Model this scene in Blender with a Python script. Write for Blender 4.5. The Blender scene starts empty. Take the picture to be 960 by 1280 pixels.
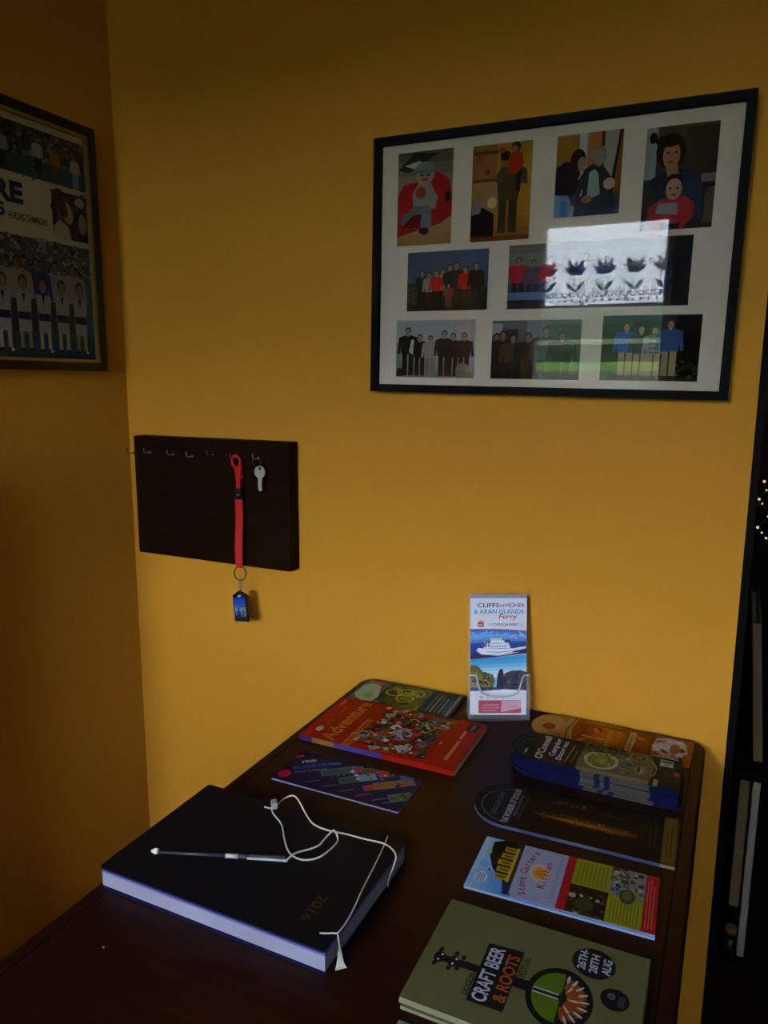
import bpy, bmesh, math, random
from mathutils import Vector, Matrix
PI = math.pi
SC = bpy.context.scene
COL = SC.collection
TZ = 0.75                      # height of the table top

# ------------------------------------------------------------------ colours and materials
def lin(c):
    if isinstance(c, str):
        c = [int(c[i:i+2], 16) for i in (0, 2, 4)]
    r = []
    for v in c[:3]:
        v /= 255.0
        r.append(v/12.92 if v <= .04045 else ((v+.055)/1.055)**2.4)
    return (r[0], r[1], r[2], 1.0)

def mat(name, col, rough=.5, metal=0., spec=.5, coat=0., coat_rough=.1):
    m = bpy.data.materials.new(name); m.use_nodes = True
    b = m.node_tree.nodes['Principled BSDF']
    b.inputs['Base Color'].default_value = lin(col)
    b.inputs['Roughness'].default_value = rough
    b.inputs['Metallic'].default_value = metal
    b.inputs['Specular IOR Level'].default_value = spec
    b.inputs['Coat Weight'].default_value = coat
    b.inputs['Coat Roughness'].default_value = coat_rough
    return m

def nodes(m):
    nt = m.node_tree
    return nt, nt.nodes, nt.links, nt.nodes['Principled BSDF']

def print_mat(name, rough, spec=.5, coat=0.):
    m = mat(name, 'ffffff', rough, spec=spec, coat=coat, coat_rough=.12)
    nt, N, L, b = nodes(m)
    a = N.new('ShaderNodeAttribute'); a.attribute_name = 'Col'
    L.new(a.outputs['Color'], b.inputs['Base Color'])
    return m

def noise_bump(m, scale, strength, dist=.001, detail=4, stretch=None):
    nt, N, L, b = nodes(m)
    tc = N.new('ShaderNodeTexCoord'); mp = N.new('ShaderNodeMapping')
    if stretch: mp.inputs['Scale'].default_value = stretch
    n = N.new('ShaderNodeTexNoise'); n.inputs['Scale'].default_value = scale; n.inputs['Detail'].default_value = detail
    bp = N.new('ShaderNodeBump'); bp.inputs['Strength'].default_value = strength; bp.inputs['Distance'].default_value = dist
    L.new(tc.outputs['Object'], mp.inputs['Vector']); L.new(mp.outputs['Vector'], n.inputs['Vector'])
    L.new(n.outputs['Fac'], bp.inputs['Height']); L.new(bp.outputs['Normal'], b.inputs['Normal'])
    return n, mp

def two_tone(m, c1, c2, scale, stretch, detail=5, lo=.35, hi=.65):
    nt, N, L, b = nodes(m)
    tc = N.new('ShaderNodeTexCoord'); mp = N.new('ShaderNodeMapping'); mp.inputs['Scale'].default_value = stretch
    n = N.new('ShaderNodeTexNoise'); n.inputs['Scale'].default_value = scale; n.inputs['Detail'].default_value = detail
    r = N.new('ShaderNodeValToRGB')
    r.color_ramp.elements[0].position = lo; r.color_ramp.elements[0].color = lin(c1)
    r.color_ramp.elements[1].position = hi; r.color_ramp.elements[1].color = lin(c2)
    L.new(tc.outputs['Object'], mp.inputs['Vector']); L.new(mp.outputs['Vector'], n.inputs['Vector'])
    L.new(n.outputs['Fac'], r.inputs['Fac']); L.new(r.outputs['Color'], b.inputs['Base Color'])

def pane_mat(name, base=.045, tint='ffffff'):
    """clear pane: what lies behind shows through, its face mirrors the room (Schlick reflectance)"""
    m = bpy.data.materials.new(name); m.use_nodes = True
    nt = m.node_tree; N = nt.nodes; L = nt.links; N.clear()
    out = N.new('ShaderNodeOutputMaterial'); mix = N.new('ShaderNodeMixShader')
    tr = N.new('ShaderNodeBsdfTransparent'); tr.inputs['Color'].default_value = lin(tint)
    gl = N.new('ShaderNodeBsdfGlossy'); gl.inputs['Roughness'].default_value = 0.0
    lw = N.new('ShaderNodeLayerWeight'); lw.inputs['Blend'].default_value = .5
    p = N.new('ShaderNodeMath'); p.operation = 'POWER'; p.inputs[1].default_value = 5
    k = N.new('ShaderNodeMath'); k.operation = 'MULTIPLY_ADD'; k.inputs[1].default_value = 1-base; k.inputs[2].default_value = base
    L.new(lw.outputs['Facing'], p.inputs[0]); L.new(p.outputs[0], k.inputs[0])
    L.new(k.outputs[0], mix.inputs['Fac']); L.new(tr.outputs[0], mix.inputs[1]); L.new(gl.outputs[0], mix.inputs[2])
    L.new(mix.outputs[0], out.inputs['Surface'])
    return m

def net_mat(name, col, open_):
    m = bpy.data.materials.new(name); m.use_nodes = True
    nt = m.node_tree; N = nt.nodes; L = nt.links; N.clear()
    out = N.new('ShaderNodeOutputMaterial'); mix = N.new('ShaderNodeMixShader'); mix.inputs['Fac'].default_value = open_
    m2 = N.new('ShaderNodeMixShader'); m2.inputs['Fac'].default_value = .5
    d = N.new('ShaderNodeBsdfDiffuse'); d.inputs['Color'].default_value = lin(col)
    t = N.new('ShaderNodeBsdfTranslucent'); t.inputs['Color'].default_value = lin(col)
    tr = N.new('ShaderNodeBsdfTransparent')
    L.new(d.outputs[0], m2.inputs[1]); L.new(t.outputs[0], m2.inputs[2])
    L.new(m2.outputs[0], mix.inputs[1]); L.new(tr.outputs[0], mix.inputs[2]); L.new(mix.outputs[0], out.inputs['Surface'])
    return m

M = {}
WALL = 'd09226'
M['wall'] = mat('ochre_wall_paint', WALL, .75, spec=.25); noise_bump(M['wall'], 220, .25, .0006)
M['ceiling'] = mat('dark_ceiling_boards', '2c2016', .8)
M['floor'] = mat('floor_boards', '3a2114', .5); two_tone(M['floor'], '180e08', '2a190f', 3, (1, 8, 1))
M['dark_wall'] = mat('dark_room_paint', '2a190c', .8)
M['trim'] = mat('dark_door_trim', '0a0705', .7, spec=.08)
M['white_trim'] = mat('white_window_paint', 'e4e4e0', .4)
M['mahogany'] = mat('mahogany', '1c0a05', .36, spec=.15)
two_tone(M['mahogany'], '190804', '2c1008', 6, (1.2, 14, 6), 6, .3, .7)
M['board'] = mat('dark_stained_board', '1a0c05', .6, spec=.06)
two_tone(M['board'], '140903', '261206', 7, (1.0, 8, 9), 5, .3, .72)
M['gloss'] = print_mat('glossy_print', .3, .07)
M['satin'] = print_mat('satin_print', .45, .05)
M['matte'] = print_mat('matte_print', .65, .15)
M['photo'] = print_mat('photo_print', .6, .05)
M['blackframe'] = mat('black_picture_frame', '08080b', .6, spec=.08)
M['brownframe'] = mat('dark_brown_picture_frame', '150c07', .4)
M['gilt'] = mat('gilt_slip', 'a88b4a', .35, metal=.7)
M['mat'] = mat('cream_mount_board', 'd6ccba', .8, spec=.2)
M['pane'] = pane_mat('picture_glass', .0165)
M['winpane'] = pane_mat('window_glass', .04)
def acrylic_mat(name, body, edge):
    m = bpy.data.materials.new(name); m.use_nodes = True
    nt = m.node_tree; N = nt.nodes; L = nt.links
    out = N['Material Output']; b = N['Principled BSDF']
    b.inputs['Base Color'].default_value = lin('dfe4f0'); b.inputs['Roughness'].default_value = .15
    tr = N.new('ShaderNodeBsdfTransparent'); mix = N.new('ShaderNodeMixShader')
    lw = N.new('ShaderNodeLayerWeight'); lw.inputs['Blend'].default_value = .5
    p = N.new('ShaderNodeMath'); p.operation = 'POWER'; p.inputs[1].default_value = 3
    k = N.new('ShaderNodeMath'); k.operation = 'MULTIPLY_ADD'; k.inputs[1].default_value = edge; k.inputs[2].default_value = body
    L.new(lw.outputs['Facing'], p.inputs[0]); L.new(p.outputs[0], k.inputs[0]); L.new(k.outputs[0], mix.inputs['Fac'])
    L.new(tr.outputs[0], mix.inputs[1]); L.new(b.outputs[0], mix.inputs[2]); L.new(mix.outputs[0], out.inputs['Surface'])
    return m
M['acrylic'] = acrylic_mat('clear_acrylic', .06, .35)
M['acrylic_edge'] = acrylic_mat('acrylic_edge_sheen', .62, .3)
M['net'] = net_mat('net_curtain', 'c8cad8', .5)
M['lace'] = net_mat('lace_pattern', '5c5e84', .06)
M['cover'] = mat('navy_cover_cloth', '07080d', .6, spec=.2)
M['coveredge'] = mat('lit_cover_edge', '0e1238', .5, spec=.2)  # navy cover edges, the blue light they catch put into the colour
M['pages'] = mat('white_page_edges', '8e8fa6', .7)
M['toppages'] = mat('shaded_top_pages', '5a589a', .6)  # first pages under the cover, their shade put into the lavender
M['cord'] = mat('off_white_cord', 'c8c4ba', .7)
M['toggle'] = mat('grey_clear_toggle', 'aaa7a0', .3)
M['steel'] = mat('bright_steel', 'd0cec8', .35, metal=.35)
M['hook'] = mat('nickel_hook', 'b4b2ac', .3, metal=.75)
M['dullsteel'] = mat('dull_steel', 'a8a49a', .45, metal=.85)
M['brass'] = mat('dull_brass', '5a4630', .4, metal=.7)
M['red'] = mat('red_plastic', 'c81410', .4)
M['strap'] = mat('red_webbing', 'c41a12', .75); noise_bump(M['strap'], 900, .4, .0004)
M['black'] = mat('black_plastic', '0c0c0e', .4)
M['penwhite'] = mat('white_plastic_tip', 'e6e0d2', .4)
M['penclear'] = mat('grey_pen_barrel', '3c424c', .2)
M['cream'] = mat('cream_card', '7c6a4a', .7)
M['paper'] = mat('white_card', 'a8a298', .7)
M['gold'] = mat('gold_beads', 'e0b050', .2, metal=1.)
M['tan'] = mat('tan_lid', '8a6a44', .5)
M['grass'] = mat('grass', '6f9a3c', .9); two_tone(M['grass'], '6c9c34', 'a4cc64', 5, (1, 1, 1))
M['stone'] = mat('pale_stone', 'a8a89c', .9); two_tone(M['stone'], '6c7460', 'e4e2d4', 9, (1, 1, 1.3), 6, .4, .6)
M['hedge'] = mat('hedge_leaves', '2a3626', .9)
M['soil'] = mat('outside_ground', '24241e', .95)
M['rail'] = mat('white_rail', 'f4f4f0', .5)

# ------------------------------------------------------------------ mesh helpers
def link(name, bm, m, parent=None, loc=None, rotz=0, smooth=False):
    me = bpy.data.meshes.new(name); bm.normal_update(); bm.to_mesh(me); bm.free()
    for k in (m if isinstance(m, (list, tuple)) else [m]): me.materials.append(k)
    o = bpy.data.objects.new(name, me); COL.objects.link(o)
    if smooth:
        for p in me.polygons: p.use_smooth = True
    if parent: o.parent = parent
    if loc is not None: o.location = loc
    if rotz: o.rotation_euler = (0, 0, rotz)
    return o

def tag(o, label=None, cat=None, group=None, kind=None):
    if label: o['label'] = label
    if cat: o['category'] = cat
    if group: o['group'] = group
    if kind: o['kind'] = kind
    return o

def thing(name, label, cat, loc=(0, 0, 0), rotz=0, group=None):
    o = bpy.data.objects.new(name, None); COL.objects.link(o)
    o.empty_display_size = .02
    o.location = loc; o.rotation_euler = (0, 0, rotz)
    return tag(o, label, cat, group)

def struct(name, bm, m, label=None):
    return tag(link(name, bm, m), label=label, kind='structure')

def box(bm, lo, hi, bev=0, seg=2, mi=0):
    lo, hi = Vector(lo), Vector(hi)
    r = bmesh.ops.create_cube(bm, size=1)
    vs = r['verts']
    c, s = (lo+hi)/2, hi-lo
    for v in vs: v.co = Vector((c[i]+v.co[i]*s[i] for i in range(3)))
    fs = set(f for v in vs for f in v.link_faces)
    for f in fs: f.material_index = mi
    if bev:
        es = list(set(e for v in vs for e in v.link_edges))
        r = bmesh.ops.bevel(bm, geom=es, offset=bev, segments=seg, profile=.5, affect='EDGES')
        for f in r['faces']: f.material_index = mi
    return bm

def prism(bm, pts, z0, z1, ax=None, mi=0, bev=0):
    """pts (u,v) extruded z0..z1; ax maps (u,v,z)->xyz"""
    f = ax or (lambda u, v, z: (u, v, z))
    a = [bm.verts.new(f(u, v, z0)) for u, v in pts]
    b = [bm.verts.new(f(u, v, z1)) for u, v in pts]
    n = len(pts); fs = []
    fs.append(bm.faces.new(a[::-1])); top = bm.faces.new(b); fs.append(top)
    for i in range(n):
        fs.append(bm.faces.new((a[i], a[(i+1) % n], b[(i+1) % n], b[i])))
    for q in fs: q.material_index = mi
    bmesh.ops.recalc_face_normals(bm, faces=fs)
    if bev:
        es = list(top.edges)
        bmesh.ops.bevel(bm, geom=es, offset=bev, segments=3, profile=.5, affect='EDGES')
    return bm

def cyl(bm, p0, p1, r0, r1=None, n=16, caps=True, mi=0):
    r1 = r0 if r1 is None else r1
    p0, p1 = Vector(p0), Vector(p1); d = (p1-p0).normalized()
    t = d.orthogonal().normalized(); s = d.cross(t)
    A = [bm.verts.new(p0+r0*(math.cos(2*PI*i/n)*t+math.sin(2*PI*i/n)*s)) for i in range(n)]
    B = [bm.verts.new(p1+r1*(math.cos(2*PI*i/n)*t+math.sin(2*PI*i/n)*s)) for i in range(n)]
    for i in range(n):
        f = bm.faces.new((A[i], A[(i+1) % n], B[(i+1) % n], B[i])); f.smooth = True; f.material_index = mi
    if caps:
        bm.faces.new(A[::-1]).material_index = mi; bm.faces.new(B).material_index = mi
    return bm

def smooth_path(pts, k=6, closed=False):
    P = [Vector(p) for p in pts]; out = []; n = len(P)
    for i in range(n if closed else n-1):
        if closed: a, b, c, d = P[i-1], P[i], P[(i+1) % n], P[(i+2) % n]
        else: a, b, c, d = P[max(i-1, 0)], P[i], P[i+1], P[min(i+2, n-1)]
        for j in range(k):
            t = j/k
            out.append(.5*((2*b)+(c-a)*t+(2*a-5*b+4*c-d)*t*t+(3*b-a-3*c+d)*t**3))
    if not closed: out.append(P[-1])
    return out

def tube(bm, pts, r, n=8, closed=False, radii=None, mi=0):
    P = [Vector(p) for p in pts]; m = len(P); rings = []
    prev = None
    for i in range(m):
        if closed: d = P[(i+1) % m]-P[i-1]
        else: d = P[min(i+1, m-1)]-P[max(i-1, 0)]
        d.normalize()
        if prev is None: t = d.orthogonal().normalized()
        else: t = (prev-d*prev.dot(d)).normalized()
        prev = t; s = d.cross(t); rr = radii[i] if radii else r
        rings.append([bm.verts.new(P[i]+rr*(math.cos(2*PI*k/n)*t+math.sin(2*PI*k/n)*s)) for k in range(n)])
    for i in range(m if closed else m-1):
        A, B = rings[i], rings[(i+1) % m]
        for k in range(n):
            f = bm.faces.new((A[k], A[(k+1) % n], B[(k+1) % n], B[k])); f.smooth = True; f.material_index = mi
    if not closed:
        bm.faces.new(rings[0][::-1]).material_index = mi; bm.faces.new(rings[-1]).material_index = mi
    return bm

def ring_pts(c, R, u, v, n=24):
    c, u, v = Vector(c), Vector(u), Vector(v)
    return [c+R*(math.cos(2*PI*i/n)*u+math.sin(2*PI*i/n)*v) for i in range(n)]

# ------------------------------------------------------------------ printed artwork
_tc = {}
def text_tris(s, bold=0., shear=0.):
    k = (s, bold, shear)
    if k in _tc: return _tc[k]
    cu = bpy.data.curves.new('t', 'FONT'); cu.body = s; cu.size = 1; cu.offset = bold; cu.shear = shear
    cu.resolution_u = 3; cu.fill_mode = 'FRONT'
    ob = bpy.data.objects.new('t', cu); COL.objects.link(ob)
    me = ob.to_mesh(); me.calc_loop_triangles()
    V = [(v.co.x, v.co.y) for v in me.vertices]
    T = [[V[i] for i in t.vertices] for t in me.loop_triangles]
    ob.to_mesh_clear(); bpy.data.objects.remove(ob); bpy.data.curves.remove(cu)
    xs = [p[0] for t in T for p in t] or [0]; ys = [p[1] for t in T for p in t] or [0]
    _tc[k] = (T, min(xs), max(xs), min(ys), max(ys))
    return _tc[k]

def clip(poly, b):
    for ax, lim, sg in ((0, b[0], 1), (0, b[2], -1), (1, b[1], 1), (1, b[3], -1)):
        out = []; n = len(poly)
        for i in range(n):
            p, q = poly[i], poly[(i+1) % n]
            dp, dq = sg*(p[ax]-lim), sg*(q[ax]-lim)
            if dp >= 0: out.append(p)
            if (dp >= 0) != (dq >= 0):
                t = dp/(dp-dq); out.append((p[0]+(q[0]-p[0])*t, p[1]+(q[1]-p[1])*t))
        poly = out
        if len(poly) < 3: return []
    return poly

def clip_convex(poly, hull):
    n = len(hull); ar = sum(hull[i][0]*hull[(i+1) % n][1]-hull[(i+1) % n][0]*hull[i][1] for i in range(n))
    sg = 1 if ar > 0 else -1
    for i in range(n):
        a, b = hull[i], hull[(i+1) % n]
        ex, ey = b[0]-a[0], b[1]-a[1]
        if abs(ex)+abs(ey) < 1e-9: continue
        D = [sg*(ex*(p[1]-a[1])-ey*(p[0]-a[0])) for p in poly]
        if all(d >= -1e-9 for d in D): continue
        out = []; m = len(poly)
        for k in range(m):
            p, q, dp, dq = poly[k], poly[(k+1) % m], D[k], D[(k+1) % m]
            if dp >= 0: out.append(p)
            if (dp >= 0) != (dq >= 0):
                t = dp/(dp-dq); out.append((p[0]+(q[0]-p[0])*t, p[1]+(q[1]-p[1])*t))
        poly = out
        if len(poly) < 3: return []
    return poly

class Art:
    """flat printed shapes in paint order; units are whatever the emitter maps (u right, v up)"""
    def __init__(s, bounds, seed=1): s.b = bounds; s.F = []; s.k = 0; s.rnd = random.Random(seed)
    def poly(s, pts, c, bump=True):
        if bump: s.k += 1
        p = clip([tuple(q) for q in pts], s.b)
        if len(p) >= 3: s.F.append((p, lin(c), s.k))
        return s
    def rect(s, u0, v0, u1, v1, c): return s.poly([(u0, v0), (u1, v0), (u1, v1), (u0, v1)], c)
    def ell(s, cu, cv, ru, rv, c, rot=0, n=18, a0=0, a1=2*PI, bump=True):
        ca, sa = math.cos(rot), math.sin(rot)
        m = n if a1-a0 >= 2*PI-1e-6 else n+1
        P = []
        for i in range(m):
            a = a0+(a1-a0)*i/n; x, y = ru*math.cos(a), rv*math.sin(a)
            P.append((cu+ca*x-sa*y, cv+sa*x+ca*y))
        return s.poly(P, c, bump)
    def arc(s, cu, cv, ru, rv, w, c, a0=0, a1=2*PI, n=24, rot=0):
        s.k += 1; ca, sa = math.cos(rot), math.sin(rot)
        def pt(a, k):
            x, y = (ru-k)*math.cos(a), (rv-k)*math.sin(a); return (cu+ca*x-sa*y, cv+sa*x+ca*y)
        for i in range(n):
            a, b = a0+(a1-a0)*i/n, a0+(a1-a0)*(i+1)/n
            s.poly([pt(a, 0), pt(b, 0), pt(b, w), pt(a, w)], c, False)
        return s
    def line(s, pts, w, c):
        s.k += 1
        for (a, b), (d, e) in zip(pts, pts[1:]):
            L = math.hypot(d-a, e-b) or 1; nx, ny = -(e-b)/L*w/2, (d-a)/L*w/2
            s.poly([(a+nx, b+ny), (a-nx, b-ny), (d-nx, e-ny), (d+nx, e+ny)], c, False)
        return s
    def text(s, t, u, v, h, c, w=None, rot=0, bold=.0, shear=0., align='C'):
        """capital height about h, fitted to width w when given, (u,v) = middle (C) / left-middle (L) / right-middle (R)"""
        T, x0, x1, y0, y1 = text_tris(t, bold, shear)
        sy = h/.70; sx = sy if w is None else w/max(x1-x0, 1e-6)
        ox = {'C': -(x0+x1)/2, 'L': -x0, 'R': -x1}[align]; oy = -.35
        ca, sa = math.cos(rot), math.sin(rot); s.k += 1
        for t3 in T:
            P = []
            for x, y in t3:
                X, Y = (x+ox)*sx, (y+oy)*sy
                P.append((u+ca*X-sa*Y, v+sa*X+ca*Y))
            s.poly(P, c, False)
        return s
    def lines(s, u0, v0, u1, v1, n, w, c, ragged=.35, rot=0):
        s.k += 1
        for i in range(n):
            y = v1-(v1-v0)*(i+.5)/n; e = u1-(u1-u0)*ragged*s.rnd.random()
            s.poly([(u0, y-w/2), (e, y-w/2), (e, y+w/2), (u0, y+w/2)], c, False)
        return s
    def blobs(s, u0, v0, u1, v1, n, r0, r1, cols, flat=1.):
        for i in range(n):
            if i % 6 == 0: s.k += 1
            r = s.rnd.uniform(r0, r1)
            s.ell(s.rnd.uniform(u0, u1), s.rnd.uniform(v0, v1), r, r*s.rnd.uniform(.5, 1)*flat, s.rnd.choice(cols), s.rnd.uniform(0, PI), 7, bump=False)
        return s
    def grad(s, u0, v0, u1, v1, cols, n=8):
        """a printed colour run from the bottom (first) to the top (last)"""
        s.k += 1
        for i in range(n):
            t = i/(n-1)*(len(cols)-1); j = min(int(t), len(cols)-2); f = t-j
            A = [int(cols[j][q:q+2], 16) for q in (0, 2, 4)]; B = [int(cols[j+1][q:q+2], 16) for q in (0, 2, 4)]
            c = [A[q]+(B[q]-A[q])*f for q in range(3)]
            y0, y1 = v0+(v1-v0)*i/n, v0+(v1-v0)*(i+1)/n
            s.poly([(u0, y0), (u1, y0), (u1, y1), (u0, y1)], c, False)
        return s
    def fig(s, u, v0, h, top, leg, skin='c89878', hair='2a1c14', w=1., asp=1., arms=True):
        """a standing figure in a print: feet at v0, height h; asp = u-units per v-unit"""
        q = h*asp*w
        s.rect(u-.105*q, v0, u-.012*q, v0+.5*h, leg); s.rect(u+.012*q, v0, u+.105*q, v0+.5*h, leg)
        s.poly([(u-.12*q, v0+.44*h), (u+.12*q, v0+.44*h), (u+.17*q, v0+.80*h), (u+.06*q, v0+.845*h), (u-.06*q, v0+.845*h), (u-.17*q, v0+.80*h)], top)
        if arms:
            s.poly([(u-.17*q, v0+.80*h), (u-.13*q, v0+.78*h), (u-.15*q, v0+.45*h), (u-.20*q, v0+.46*h)], top)
            s.poly([(u+.17*q, v0+.80*h), (u+.13*q, v0+.78*h), (u+.15*q, v0+.45*h), (u+.20*q, v0+.46*h)], top)
        s.bust(u, v0+.915*h, .085*h, skin, hair, asp)
        return s
    def bust(s, u, v, r, skin='c89878', hair='2a1c14', asp=1.):
        s.ell(u, v+.22*r, r*.86*asp, r*.95, hair, n=14)
        s.ell(u, v-.05*r, r*.66*asp, r*.86, skin, n=14)
        s.poly([(u-.3*r*asp, v-.7*r), (u+.3*r*asp, v-.7*r), (u+.32*r*asp, v-1.15*r), (u-.32*r*asp, v-1.15*r)], skin)
        s.k += 1
        for d in (-1, 1): s.ell(u+d*.26*r*asp, v+.08*r, .1*r*asp, .07*r, '2a1a14', n=6, bump=False)
        s.ell(u, v-.45*r, .22*r*asp, .07*r, '8a4a40', n=6, bump=False)
        return s
    def emit(s, bm, f, step=1.1e-5, base=2e-5):
        cl = bm.loops.layers.float_color.get('Col') or bm.loops.layers.float_color.new('Col')
        for p, c, k in s.F:
            vs = [bm.verts.new(f(u, v, base+k*step)) for u, v in p]
            try: fc = bm.faces.new(vs)
            except ValueError: continue
            for l in fc.loops: l[cl] = c
        return bm

def colour_faces(bm, faces, c):
    cl = bm.loops.layers.float_color.get('Col') or bm.loops.layers.float_color.new('Col')
    for f in faces:
        for l in f.loops: l[cl] = c

def leaflet_mesh(W, H, th, outline, face, art, edge):
    """a flat printed leaflet; portrait up = -x, portrait right = +y; millimetres in, metres out, base at z=0"""
    bm = bmesh.new(); cl = bm.loops.layers.float_color.new('Col')
    f = lambda u, v, h: (-(v-H/2)/1000, (u-W/2)/1000, h)
    a = [bm.verts.new(f(u, v, 0)) for u, v in outline]; b = [bm.verts.new(f(u, v, th)) for u, v in outline]
    n = len(outline)
    t = bm.faces.new(b); d = bm.faces.new(a[::-1])
    for q, c in ((t, face), (d, face)):
        for l in q.loops: l[cl] = lin(c)
    sides = []
    for i in range(n):
        q = bm.faces.new((a[i], a[(i+1) % n], b[(i+1) % n], b[i])); sides.append(q)
        mu, mv = (outline[i][0]+outline[(i+1) % n][0])/2, (outline[i][1]+outline[(i+1) % n][1])/2
        c = lin(edge(mu, mv) if callable(edge) else edge)
        for l in q.loops: l[cl] = c
    bmesh.ops.recalc_face_normals(bm, faces=[t, d]+sides)
    if t.normal.z < 0: pass
    if art:
        F = [(clip_convex(p, outline), c, k) for p, c, k in art.F]
        art.F = [q for q in F if len(q[0]) >= 3]
        art.emit(bm, lambda u, v, h: f(u, v, th+h))
    return bm

def rect_outline(W, H, cuts=(), r=1.2):
    P = []
    for cx, cy, a in ((W-r, r, -PI/2), (W-r, H-r, 0), (r, H-r, PI/2), (r, r, PI)):
        for i in range(3): P.append((cx+r*math.cos(a+i*PI/4), cy+r*math.sin(a+i*PI/4)))
    return P

def arch_outline(W, H, A, cuts=()):
    """square bottom, elliptical arched top of height A; extra points on the long sides"""
    P = [(W, 0)] + [(W, c) for c in sorted(cuts)]
    for i in range(0, 25):
        a = PI*i/24; P.append((W/2+W/2*math.cos(a), H-A+A*math.sin(a)))
    P += [(0, c) for c in sorted(cuts, reverse=True)] + [(0, 0)]
    return P

# ================================================================== ROOM
RX0, RX1, RYF, RYB, RZ = 0.0, 2.7, -2.5, 1.5, 2.45
XE = 1.2525                                    # end of the ochre back wall
bm = bmesh.new(); box(bm, (-.15, RYF-.3, -.1), (RX1+.15, RYB+.15, 0)); struct('floor', bm, M['floor'])
bm = bmesh.new(); box(bm, (-.15, RYF-.3, RZ), (RX1+.15, RYB+.15, RZ+.1)); struct('ceiling', bm, M['ceiling'])
bm = bmesh.new(); box(bm, (-.15, RYF-.3, 0), (0, RYB+.15, RZ)); struct('wall_left', bm, M['wall'])
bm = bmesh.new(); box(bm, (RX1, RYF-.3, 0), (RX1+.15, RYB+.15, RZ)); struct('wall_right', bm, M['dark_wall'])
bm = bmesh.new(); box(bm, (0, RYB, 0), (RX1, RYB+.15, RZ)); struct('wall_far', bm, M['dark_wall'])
bm = bmesh.new()
box(bm, (0, 0, 0), (XE, .12, RZ)); box(bm, (2.12, 0, 0), (RX1, .12, RZ)); box(bm, (XE, 0, 2.06), (2.12, .12, RZ))
struct('wall_back', bm, M['wall'])
# front wall with the window opening
WX0, WX1, WZ0, WZ1 = .215, .90, 1.20, 2.13
VX0, VX1 = 1.66, 1.90             # a second, narrower window further along
bm = bmesh.new()
box(bm, (0, RYF-.2, 0), (WX0, RYF, RZ)); box(bm, (WX1, RYF-.2, 0), (VX0, RYF, RZ)); box(bm, (VX1, RYF-.2, 0), (RX1, RYF, RZ))
box(bm, (VX0, RYF-.2, 0), (VX1, RYF, WZ0)); box(bm, (VX0, RYF-.2, WZ1), (VX1, RYF, RZ))
box(bm, (WX0, RYF-.2, 0), (WX1, RYF, WZ0)); box(bm, (WX0, RYF-.2, WZ1), (WX1, RYF, RZ))
struct('wall_front', bm, M['wall'])
def window(name, X0, X1):
    win = bpy.data.objects.new(name, None); COL.objects.link(win); win.location = ((X0+X1)/2, RYF-.1, WZ0)
    tag(win, kind='structure')
    hw = (X1-X0)/2; hh = WZ1-WZ0
    bm = bmesh.new()
    box(bm, (-hw, -.04, 0), (-hw+.04, .03, hh)); box(bm, (hw-.04, -.04, 0), (hw, .03, hh))
    if X0 < 1: box(bm, (-hw+.04, -.04, .34), (-hw+.072, .03, hh-.045))
    box(bm, (-hw+.04, -.04, 0), (hw-.04, .03, .05)); box(bm, (-hw+.04, -.04, hh-.045), (hw-.04, .03, hh))
    link('window_frame', bm, M['white_trim'], win)
    bm = bmesh.new(); box(bm, (-hw+.04, -.006, .05), (hw-.04, 0, hh-.045)); link('window_pane', bm, M['winpane'], win)
    bm = bmesh.new(); box(bm, (-hw, .03, -.0), (hw, .16, .025), .004); link('window_sill', bm, M['white_trim'], win)
window('window_1', WX0, WX1); window('window_2', VX0, VX1)
# dark lining of the doorway at the right
bm = bmesh.new()
box(bm, (XE, .001, 0), (XE+.012, .119, 2.06)); box(bm, (2.108, .001, 0), (2.12, .119, 2.06)); box(bm, (XE+.012, .001, 2.048), (2.108, .119, 2.06))
struct('trim_1', bm, M['trim'])

# unseen cabinet added out of frame to shade the lower left wall
cu_ = thing('shade_cabinet', 'unseen dark cabinet added to shade the left wall', 'shade_cabinet', (.23, -1.13, 0))
bm = bmesh.new(); box(bm, (-.229, -.45, .06), (-.11, .45, 1.22)); box(bm, (-.225, -.44, 0), (-.13, .44, .06)); box(bm, (-.229, -.46, 1.22), (-.095, .46, 1.25), .004); link('carcass', bm, M['board'], cu_)
for q in (-1, 1):
    bm = bmesh.new(); box(bm, (-.11, min(q*.004, q*.44), .10), (-.092, max(q*.004, q*.44), 1.20), .003); d_ = link('door', bm, M['board'], cu_)
    bm = bmesh.new(); cyl(bm, (-.092, q*.04, .78), (-.072, q*.04, .78), .008, .014, 16); link('knob', bm, M['brass'], d_)

# ================================================================== TABLE
TX0, TX1, TY0, TY1 = .598, 1.223, -1.25, -.006
def rrect(x0, y0, x1, y1, r, n=8):
    P = []
    for cx, cy, a in ((x1-r, y0+r, -PI/2), (x1-r, y1-r, 0), (x0+r, y1-r, PI/2), (x0+r, y0+r, PI)):
        for i in range(n+1): P.append((cx+r*math.cos(a+i*PI/2/n), cy+r*math.sin(a+i*PI/2/n)))
    return P
tcx, tcy = (TX0+TX1)/2, (TY0+TY1)/2
table = thing('table', 'dark mahogany table with rounded corners against the ochre wall, covered with leaflets', 'table', (tcx, tcy, 0))
def loc(P): return [(x-tcx, y-tcy) for x, y in P]
bm = bmesh.new()
prism(bm, loc(rrect(TX0, TY0, TX1, TY1, .03)), TZ-.024, TZ, bev=.004)
link('tabletop', bm, M['mahogany'], table)
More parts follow.
